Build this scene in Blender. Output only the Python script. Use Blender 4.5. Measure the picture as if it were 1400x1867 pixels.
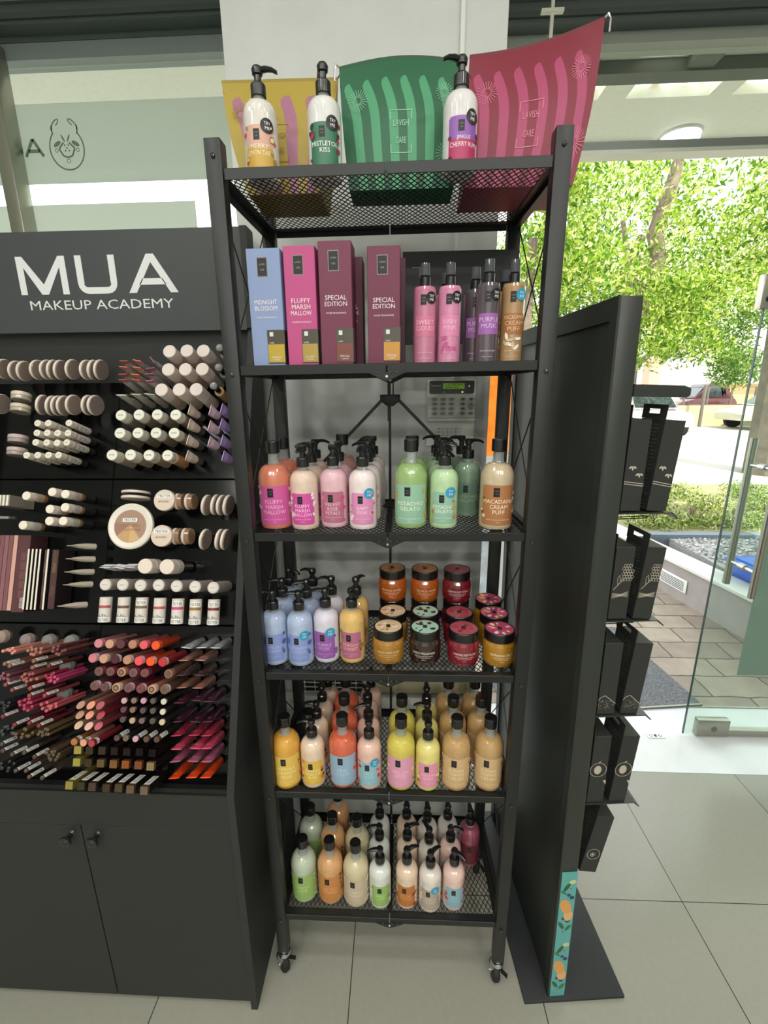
import bpy, bmesh, math, random
import numpy as np
from mathutils import Vector, Matrix
PI = math.pi
random.seed(7)
SC = bpy.context.scene
COL = SC.collection
for o in list(bpy.data.objects): bpy.data.objects.remove(o, do_unlink=True)

# ------------------------------------------------------------ camera
CP, YAW, PITCH, ROLL, FPX = (0.0318, -1.0379, 1.861), 0.0478, 0.2581, -0.0095, 829.97
cd = bpy.data.cameras.new('camera'); cam = bpy.data.objects.new('camera', cd); COL.objects.link(cam)
cd.sensor_fit = 'VERTICAL'; cd.sensor_height = 36.0; cd.lens = 36.0 * FPX / 1867.0
cd.shift_x = 7.65 / 1867.0; cd.clip_start = 0.02; cd.clip_end = 300
fw = Vector((-math.sin(YAW) * math.cos(PITCH), math.cos(YAW) * math.cos(PITCH), -math.sin(PITCH)))
ri = Vector((math.cos(YAW), math.sin(YAW), 0)); up = ri.cross(fw)
r2 = ri * math.cos(ROLL) + up * math.sin(ROLL); u2 = -ri * math.sin(ROLL) + up * math.cos(ROLL)
cam.matrix_world = Matrix(((r2.x, u2.x, -fw.x, CP[0]), (r2.y, u2.y, -fw.y, CP[1]), (r2.z, u2.z, -fw.z, CP[2]), (0, 0, 0, 1)))
SC.camera = cam

# ------------------------------------------------------------ light and exposure
SC.view_settings.view_transform = 'Standard'; SC.view_settings.look = 'None'
SC.view_settings.exposure = 0.0; SC.view_settings.gamma = 1.0; SC.view_settings.use_curve_mapping = False
w = bpy.data.worlds.new('sky'); SC.world = w; w.use_nodes = True
bg = w.node_tree.nodes['Background']; bg.inputs[0].default_value = (0.93, 0.97, 1.0, 1); bg.inputs[1].default_value = 3.0
sl = bpy.data.lights.new('sun', 'SUN'); sl.energy = 7.0; sl.angle = 0.01; sl.color = (1, 0.95, 0.84)
so = bpy.data.objects.new('sun', sl); COL.objects.link(so)
so.rotation_euler = Vector((-0.35, 0.72, -0.95)).to_track_quat('-Z', 'Y').to_euler()
CEIL_W = 6.0
LAMPS = [(x, y) for y in (-0.8, -1.6, -2.7, -4.0) for x in (-1.6, -0.8, 0.0, 0.8, 1.6)]
CZ = 3.45

# ------------------------------------------------------------ materials
MC = {}
def hexc(h):
    v = [int(h[i:i + 2], 16) / 255.0 for i in (0, 2, 4)]
    return tuple([(c / 12.92 if c <= 0.04045 else ((c + 0.055) / 1.055) ** 2.4) for c in v]) + (1,)
def mat(h, rough=0.5, metal=0.0, coat=0.0, spec=0.5, emit=0.0, noise=0.0, nscale=40, bump=0.0):
    key = (h, rough, metal, coat, spec, emit, noise, bump)
    if key in MC: return MC[key]
    m = bpy.data.materials.new('m_' + h); m.use_nodes = True; nt = m.node_tree; b = nt.nodes['Principled BSDF']
    c = hexc(h); b.inputs['Base Color'].default_value = c
    b.inputs['Roughness'].default_value = rough; b.inputs['Metallic'].default_value = metal
    b.inputs['Coat Weight'].default_value = coat; b.inputs['Coat Roughness'].default_value = 0.04
    b.inputs['Specular IOR Level'].default_value = spec
    if emit > 0:
        b.inputs['Emission Color'].default_value = c; b.inputs['Emission Strength'].default_value = emit
    if noise > 0 or bump > 0:
        tc = nt.nodes.new('ShaderNodeTexCoord'); n = nt.nodes.new('ShaderNodeTexNoise'); n.inputs['Scale'].default_value = nscale
        n.inputs['Detail'].default_value = 5
        nt.links.new(tc.outputs['Object'], n.inputs['Vector'])
        if noise > 0:
            r = nt.nodes.new('ShaderNodeValToRGB'); r.color_ramp.elements[0].position = 0.3; r.color_ramp.elements[1].position = 0.7
            r.color_ramp.elements[0].color = tuple(x * (1 - noise) for x in c[:3]) + (1,)
            r.color_ramp.elements[1].color = tuple(min(1, x * (1 + noise)) for x in c[:3]) + (1,)
            nt.links.new(n.outputs['Fac'], r.inputs['Fac']); nt.links.new(r.outputs['Color'], b.inputs['Base Color'])
        if bump > 0:
            bp = nt.nodes.new('ShaderNodeBump'); bp.inputs['Strength'].default_value = bump; bp.inputs['Distance'].default_value = 0.002
            nt.links.new(n.outputs['Fac'], bp.inputs['Height']); nt.links.new(bp.outputs['Normal'], b.inputs['Normal'])
    MC[key] = m; return m
def clear(h, amount=0.75, rough=0.03, ior=1.45):
    """thin clear glass or plastic: tinted see-through mixed with a fresnel reflection"""
    key = ('clear', h, amount, rough)
    if key in MC: return MC[key]
    m = bpy.data.materials.new('clear_' + h); m.use_nodes = True; nt = m.node_tree; nt.nodes.clear()
    out = nt.nodes.new('ShaderNodeOutputMaterial'); t = nt.nodes.new('ShaderNodeBsdfTransparent'); t.inputs[0].default_value = hexc(h)
    g = nt.nodes.new('ShaderNodeBsdfGlossy'); g.inputs['Roughness'].default_value = rough
    d = nt.nodes.new('ShaderNodeBsdfDiffuse'); d.inputs[0].default_value = hexc(h)
    mx = nt.nodes.new('ShaderNodeMixShader'); mx.inputs[0].default_value = 1 - amount
    nt.links.new(t.outputs[0], mx.inputs[1]); nt.links.new(d.outputs[0], mx.inputs[2])
    lw = nt.nodes.new('ShaderNodeLayerWeight'); pw = nt.nodes.new('ShaderNodeMath'); pw.operation = 'POWER'; pw.inputs[1].default_value = 5.0
    f = nt.nodes.new('ShaderNodeMath'); f.operation = 'MULTIPLY_ADD'; f0 = ((ior - 1) / (ior + 1)) ** 2; f.inputs[1].default_value = 1 - f0; f.inputs[2].default_value = f0
    nt.links.new(lw.outputs['Facing'], pw.inputs[0]); nt.links.new(pw.outputs[0], f.inputs[0])
    m2 = nt.nodes.new('ShaderNodeMixShader'); nt.links.new(f.outputs[0], m2.inputs[0])
    nt.links.new(mx.outputs[0], m2.inputs[1]); nt.links.new(g.outputs[0], m2.inputs[2]); nt.links.new(m2.outputs[0], out.inputs[0])
    MC[key] = m; return m
def translucent(h, t=0.6, see=0.0, two=None, scale=4):
    key = ('tl', h, t, see, two)
    if key in MC: return MC[key]
    m = bpy.data.materials.new('film_' + h); m.use_nodes = True; nt = m.node_tree; nt.nodes.clear()
    out = nt.nodes.new('ShaderNodeOutputMaterial'); a = nt.nodes.new('ShaderNodeBsdfDiffuse'); b = nt.nodes.new('ShaderNodeBsdfTranslucent')
    a.inputs[0].default_value = hexc(h); b.inputs[0].default_value = hexc(h)
    if two:
        tc = nt.nodes.new('ShaderNodeTexCoord'); n = nt.nodes.new('ShaderNodeTexNoise'); n.inputs['Scale'].default_value = scale; n.inputs['Detail'].default_value = 4
        nt.links.new(tc.outputs['Object'], n.inputs['Vector'])
        r = nt.nodes.new('ShaderNodeValToRGB'); r.color_ramp.elements[0].color = hexc(h); r.color_ramp.elements[1].color = hexc(two)
        r.color_ramp.elements[0].position = 0.42; r.color_ramp.elements[1].position = 0.58
        nt.links.new(n.outputs['Fac'], r.inputs[0]); nt.links.new(r.outputs[0], a.inputs[0]); nt.links.new(r.outputs[0], b.inputs[0])
    mx = nt.nodes.new('ShaderNodeMixShader'); mx.inputs[0].default_value = t
    nt.links.new(a.outputs[0], mx.inputs[1]); nt.links.new(b.outputs[0], mx.inputs[2])
    if see > 0:
        tr = nt.nodes.new('ShaderNodeBsdfTransparent'); m2 = nt.nodes.new('ShaderNodeMixShader'); m2.inputs[0].default_value = see
        nt.links.new(mx.outputs[0], m2.inputs[1]); nt.links.new(tr.outputs[0], m2.inputs[2]); nt.links.new(m2.outputs[0], out.inputs[0])
    else: nt.links.new(mx.outputs[0], out.inputs[0])
    MC[key] = m; return m

# ------------------------------------------------------------ mesh builder
TXT = {}
def text_geo(s):
    if s in TXT: return TXT[s]
    cu = bpy.data.curves.new('t', 'FONT'); cu.body = s; cu.size = 1; cu.resolution_u = 2
    ob = bpy.data.objects.new('t', cu); me = ob.to_mesh()
    vs = [(v.co.x, v.co.y) for v in me.vertices]; fs = [tuple(p.vertices) for p in me.polygons]
    ob.to_mesh_clear(); bpy.data.objects.remove(ob); bpy.data.curves.remove(cu)
    if vs:
        x0 = min(v[0] for v in vs); x1 = max(v[0] for v in vs); y0 = min(v[1] for v in vs); y1 = max(v[1] for v in vs)
        vs = [((v[0] - (x0 + x1) / 2) / (x1 - x0), (v[1] - y0) / (y1 - y0) - 0.5) for v in vs]
        asp = (x1 - x0) / (y1 - y0)
    else: asp = 1
    TXT[s] = (vs, fs, asp); return TXT[s]
class MB:
    def __init__(s): s.v = []; s.f = []; s.m = []; s.mats = []; s.M = Matrix()
    def mi(s, m):
        if m not in s.mats: s.mats.append(m)
        return s.mats.index(m)
    def add(s, vs, fs, m):
        n = len(s.v); k = s.mi(m); M = s.M
        s.v += [tuple(M @ Vector(q)) for q in vs]
        for f in fs: s.f.append(tuple(i + n for i in f)); s.m.append(k)
        return s
    def box(s, a, b, m):
        x0, y0, z0 = a; x1, y1, z1 = b
        v = [(x0, y0, z0), (x1, y0, z0), (x1, y1, z0), (x0, y1, z0), (x0, y0, z1), (x1, y0, z1), (x1, y1, z1), (x0, y1, z1)]
        return s.add(v, [(0, 3, 2, 1), (4, 5, 6, 7), (0, 1, 5, 4), (1, 2, 6, 5), (2, 3, 7, 6), (3, 0, 4, 7)], m)
    def bar(s, p, q, w, h, m, ref=(0, 0, 1)):
        p = Vector(p); q = Vector(q); d = (q - p).normalized(); r = d.cross(Vector(ref))
        if r.length < 1e-4: r = d.cross(Vector((0, 1, 0)))
        r.normalize(); u = r.cross(d)
        v = [p + r * a * w / 2 + u * b * h / 2 for a, b in ((-1, -1), (1, -1), (1, 1), (-1, 1))] + [q + r * a * w / 2 + u * b * h / 2 for a, b in ((-1, -1), (1, -1), (1, 1), (-1, 1))]
        return s.add(v, [(0, 1, 2, 3), (7, 6, 5, 4), (0, 4, 5, 1), (1, 5, 6, 2), (2, 6, 7, 3), (3, 7, 4, 0)], m)
    def tube(s, pts, rad, m, n=8, caps=True):
        P_ = [Vector(q) for q in pts]; rad = rad if isinstance(rad, (list, tuple)) else [rad] * len(P_)
        vs = []; fs = []; pr = None
        for i, q in enumerate(P_):
            d = ((P_[min(i + 1, len(P_) - 1)] - P_[max(i - 1, 0)])).normalized()
            if pr is None: pr = d.orthogonal().normalized()
            else:
                pr = pr - d * pr.dot(d); pr = pr.normalized() if pr.length > 1e-5 else d.orthogonal().normalized()
            w_ = d.cross(pr)
            vs += [q + (pr * math.cos(2 * PI * k / n) + w_ * math.sin(2 * PI * k / n)) * rad[i] for k in range(n)]
        for i in range(len(P_) - 1):
            for k in range(n): fs.append((i * n + k, i * n + (k + 1) % n, (i + 1) * n + (k + 1) % n, (i + 1) * n + k))
        if caps: fs.append(tuple(reversed(range(n)))); fs.append(tuple(range((len(P_) - 1) * n, len(P_) * n)))
        return s.add(vs, fs, m)
    def lathe(s, prof, m, n=24, c=(0, 0, 0), ml=None):
        """prof: (radius, z) list; ml: optional material per ring"""
        vs = []; 
        for r, z in prof: vs += [(c[0] + r * math.cos(2 * PI * k / n), c[1] + r * math.sin(2 * PI * k / n), c[2] + z) for k in range(n)]
        for i in range(len(prof) - 1):
            fs = [(k, (k + 1) % n, n + (k + 1) % n, n + k) for k in range(n)]
            s.add(vs[i * n:(i + 2) * n], fs, ml[i] if ml else m)
        if prof[0][0] > 1e-5: s.add(vs[:n], [tuple(reversed(range(n)))], ml[0] if ml else m)
        if prof[-1][0] > 1e-5: s.add(vs[-n:], [tuple(range(n))], ml[-1] if ml else m)
        return s
    def prism(s, poly, d, m, mp=lambda x, y, t: (x, t, y), t0=0.0):
        n = len(poly)
        v = [mp(x, y, t0) for x, y in poly] + [mp(x, y, t0 + d) for x, y in poly]
        return s.add(v, [tuple(range(n)), tuple(reversed(range(n, 2 * n)))] + [(i, i + n, (i + 1) % n + n, (i + 1) % n) for i in range(n)], m)
    def text(s, t, cx, cz, w, h, m, mp, flip=False):
        vs, fs, asp = text_geo(t)
        if h is None: h = w / asp
        elif w is None: w = h * asp
        return s.add([mp(cx + x * w * (-1 if flip else 1), cz + y * h) for x, y in vs], fs, m)
    def flat(s, pts, m, mp): return s.add([mp(x, y) for x, y in pts], [tuple(range(len(pts)))], m)
    def disc(s, cx, cz, rx, rz, m, mp, n=16, rot=0):
        c, q = math.cos(rot), math.sin(rot)
        pts = [(cx + rx * math.cos(2 * PI * k / n) * c - rz * math.sin(2 * PI * k / n) * q, cz + rx * math.cos(2 * PI * k / n) * q + rz * math.sin(2 * PI * k / n) * c) for k in range(n)]
        return s.flat(pts, m, mp)
    def ring(s, cx, cz, r, t, m, mp, n=24, rx=1.0):
        for k in range(n):
            a, b = 2 * PI * k / n, 2 * PI * (k + 1) / n
            s.flat([(cx + rx * (r - t) * math.cos(a), cz + (r - t) * math.sin(a)), (cx + rx * r * math.cos(a), cz + r * math.sin(a)), (cx + rx * r * math.cos(b), cz + r * math.sin(b)), (cx + rx * (r - t) * math.cos(b), cz + (r - t) * math.sin(b))], m, mp)
        return s
    def line(s, pts, t, m, mp):
        for (x0, y0), (x1, y1) in zip(pts[:-1], pts[1:]):
            d = math.hypot(x1 - x0, y1 - y0) or 1; nx, ny = -(y1 - y0) / d * t / 2, (x1 - x0) / d * t / 2
            s.flat([(x0 + nx, y0 + ny), (x0 - nx, y0 - ny), (x1 - nx, y1 - ny), (x1 + nx, y1 + ny)], m, mp)
        return s
    def build(s, name, parent=None, loc=None, rot=None, smooth=35, bevel=0.0, seg=2):
        me = bpy.data.meshes.new(name); me.from_pydata(s.v, [], s.f)
        for m in s.mats: me.materials.append(m)
        me.polygons.foreach_set('material_index', s.m)
        if smooth:
            me.polygons.foreach_set('use_smooth', [True] * len(s.f)); me.set_sharp_from_angle(angle=math.radians(smooth))
        me.update()
        o = bpy.data.objects.new(name, me); COL.objects.link(o)
        if parent is not None: o.parent = parent
        if loc is not None: o.location = loc
        if rot is not None: o.rotation_euler = rot
        if bevel > 0:
            bm = bmesh.new(); bm.from_mesh(me); bmesh.ops.remove_doubles(bm, verts=bm.verts, dist=1e-5)
            es = [e for e in bm.edges if e.is_manifold and e.calc_face_angle(0) > 0.6]
            bmesh.ops.bevel(bm, geom=es, offset=bevel, segments=seg, profile=0.5, affect='EDGES', clamp_overlap=True)
            bm.to_mesh(me); bm.free()
            if smooth: me.polygons.foreach_set('use_smooth', [True] * len(me.polygons)); me.set_sharp_from_angle(angle=math.radians(smooth))
        return o
def tag(o, label, cat, group=None, kind=None):
    o['label'] = label; o['category'] = cat
    if group: o['group'] = group
    if kind: o['kind'] = kind
    return o
def thing(name, label, cat, loc=(0, 0, 0), group=None):
    o = bpy.data.objects.new(name, None); o.empty_display_size = 0.02; COL.objects.link(o); o.location = loc
    return tag(o, label, cat, group)
def struct(mb, name, **k):
    o = mb.build(name, **k); o['kind'] = 'structure'; return o
KIDS = {}
def dup(root, M):
    """a copy of a thing with copies of its parts and their sub-parts (shared mesh data)"""
    def cp(o, par):
        c = o.copy(); COL.objects.link(c)
        if par is not None: c.parent = par
        for ch in KIDS.setdefault(o.name, list(o.children)): cp(ch, c)
        return c
    r = cp(root, None); r.matrix_world = M; return r
BLK = mat('222423', 0.5); RACK = mat('202221', 0.42, 0.2); WHT = mat('f0f0ec', 0.5); INK = mat('1a1a1a', 0.5)
CHR = mat('d0d2d4', 0.15, 1.0); STEEL = mat('a8a69a', 0.32, 1.0); PLB = mat('141414', 0.3, coat=0.3)
XZ = lambda y: (lambda a, b: (a, y, b))
def wrap(R, off=0.0004): return lambda a, b: ((R + off) * math.sin(a / R), -(R + off) * math.cos(a / R), b)
def rrect(w, h, r, cx=0, cz=0, n=4):
    p = []
    for (sx, sz, a0) in ((1, 1, 0), (-1, 1, 90), (-1, -1, 180), (1, -1, 270)):
        for k in range(n + 1):
            a = math.radians(a0 + 90 * k / n); p.append((cx + sx * (w / 2 - r) + r * math.cos(a), cz + sz * (h / 2 - r) + r * math.sin(a)))
    return p
ORD = ['first', 'second', 'third', 'fourth', 'fifth', 'sixth', 'seventh', 'eighth', 'ninth', 'tenth', 'eleventh', 'twelfth']
BOTTLES = [
(1,'p','merry_lemon',-0.263,0.075,0,'k'),
(1,'p','mistletoe',-0.129,0.075,110,'k'),
(1,'p','jingle',0.151,0.075,200,'k'),
(2,'m','sweet_clouds',0.084,0.07,-90,'k'),
(2,'m','baby_mist',0.14,0.07,-90,'k'),
(2,'m','purple_mist',0.202,0.115,-90,''),
(2,'m','purple_mist',0.221,0.052,-90,'k'),
(2,'m','macadamia_mist',0.278,0.062,-90,'b'),
(2,'m','baby_mist',0.138,0.16,-90,''),
(2,'m','macadamia_mist',0.276,0.15,-90,''),
(3,'g','fluffy_gel',-0.29,0.0933,0,''),
(3,'g','fluffy_gel',-0.287,0.182,0,''),
(3,'p','fluffy_lotion',-0.213,0.0817,-95,''),
(3,'p','fluffy_lotion',-0.207,0.16,200,''),
(3,'p','fluffy_lotion',-0.21,0.239,5,''),
(3,'p','velvet_rose',-0.14,0.1,-80,''),
(3,'p','velvet_rose',-0.136,0.178,-90,''),
(3,'g','velvet_gel',-0.136,0.263,0,''),
(3,'p','baby_pink',-0.064,0.083,-100,'b'),
(3,'p','baby_pink',-0.057,0.16,170,''),
(3,'p','baby_pink',-0.055,0.238,150,''),
(3,'p','baby_pink',-0.051,0.313,160,''),
(3,'g','pistachio_gel',0.057,0.098,0,''),
(3,'g','pistachio_gel',0.062,0.19,0,''),
(3,'p','pistachio_lotion',0.14,0.09,-75,'b'),
(3,'p','pistachio_lotion',0.139,0.168,-20,''),
(3,'p','pistachio_lotion',0.137,0.246,10,''),
(3,'p','pistachio_lotion',0.136,0.322,190,''),
(3,'p','pistachio_dark',0.214,0.205,10,''),
(3,'p','pistachio_dark',0.207,0.295,185,''),
(3,'g','macadamia_gel',0.27,0.085,0,''),
(4,'p','midnight',-0.3154,0.0801,185,''),
(4,'p','midnight',-0.2436,0.0769,190,'b'),
(4,'p','purple_musk',-0.174,0.095,180,'b'),
(4,'p','peachy',-0.102,0.095,-60,''),
(4,'p','midnight',-0.3085,0.16,185,''),
(4,'p','midnight',-0.2369,0.1539,200,''),
(4,'p','purple_musk',-0.1687,0.1761,170,''),
(4,'p','peachy',-0.097,0.1719,60,''),
(4,'p','midnight',-0.3068,0.2402,-30,''),
(4,'p','midnight',-0.2352,0.2348,160,''),
(4,'j','toffee_jar',-0.002,0.095,0,''),
(4,'j','choco_jar',0.099,0.093,0,''),
(4,'j','ruby_jar',0.203,0.088,0,''),
(4,'j','banana_jar',0.3,0.087,0,''),
(4,'j','toffee_jar',0.009,0.187,0,''),
(4,'j','choco_jar',0.105,0.185,0,''),
(4,'j','ruby_jar',0.202,0.18,0,''),
(4,'j','banana_jar',0.303,0.179,0,''),
(4,'j','banana_jar',0.303,0.271,0,''),
(4,'j','tropical_jar',0.006,0.281,0,''),
(4,'j','choco_jar',0.106,0.277,0,''),
(4,'j','ruby_jar',0.204,0.272,0,''),
(4,'j2','tropical_jar',0.006,0.279,0,''),
(4,'j2','tropical_jar',0.106,0.275,0,''),
(4,'j2','ruby_jar',0.204,0.27,0,''),
(5,'g','bliss_gel',-0.301,0.058,0,''),
(5,'p','bliss_lotion',-0.223,0.058,180,''),
(5,'g','soda_gel',-0.1352,0.066,0,''),
(5,'p','soda_lotion',-0.0578,0.058,100,'b'),
(5,'g','melon_gel',0.0337,0.063,0,''),
(5,'p','melon_lotion',0.1113,0.058,90,''),
(5,'g','toffee_gel',0.193,0.066,0,''),
(5,'g','toffee_gel',0.287,0.068,0,''),
(5,'p','bliss_lotion',-0.223,0.136,180,''),
(5,'p','bliss_lotion',-0.219,0.214,100,''),
(5,'p','bliss_lotion',-0.212,0.29,90,''),
(5,'g','soda_gel',-0.1402,0.1556,0,''),
(5,'g','soda_gel',-0.1451,0.2434,0,''),
(5,'p','soda_lotion',-0.0648,0.1364,200,''),
(5,'p','soda_lotion',-0.0729,0.2146,150,''),
(5,'p','soda_lotion',-0.067,0.292,90,''),
(5,'g','melon_gel',0.0365,0.1531,0,''),
(5,'p','melon_lotion',0.1125,0.1369,175,''),
(5,'p','melon_lotion',0.115,0.2137,90,''),
(5,'g','toffee_gel',0.1921,0.155,0,''),
(5,'g','toffee_gel',0.1866,0.2443,0,''),
(5,'g','toffee_gel',0.2759,0.157,0,''),
(5,'g','toffee_gel',0.2704,0.245,0,''),
(6,'g','lime_gel',-0.279,0.084,0,''),
(6,'g','orange_gel',-0.1922,0.082,0,''),
(6,'g','vanilla_gel',-0.1087,0.0751,0,''),
(6,'p','lime_lotion',-0.0312,0.0679,190,''),
(6,'p','orange_lotion',0.054,0.07,25,''),
(6,'p','vanilla_lotion',0.127,0.062,40,'b'),
(6,'p','pink_lotion',0.202,0.07,-40,''),
(6,'g','lime_gel',-0.277,0.2,0,''),
(6,'g','orange_gel',-0.1959,0.1701,0,''),
(6,'g','vanilla_gel',-0.1124,0.1635,0,''),
(6,'p','lime_lotion',-0.0367,0.1455,185,''),
(6,'p','orange_lotion',0.056,0.1482,20,''),
(6,'p','vanilla_lotion',0.1273,0.1397,120,''),
(6,'p','pink_lotion',0.1986,0.1481,-5,''),
(6,'g','orange_gel',-0.19,0.26,0,''),
(6,'p','lime_lotion',-0.039,0.225,90,''),
(6,'p','orange_lotion',0.0548,0.2261,90,''),
(6,'p','vanilla_lotion',0.1261,0.2176,90,''),
(6,'p','vanilla_lotion',0.1971,0.2283,90,''),
(6,'p','berry_lotion',0.271,0.21,90,''),
]
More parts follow.
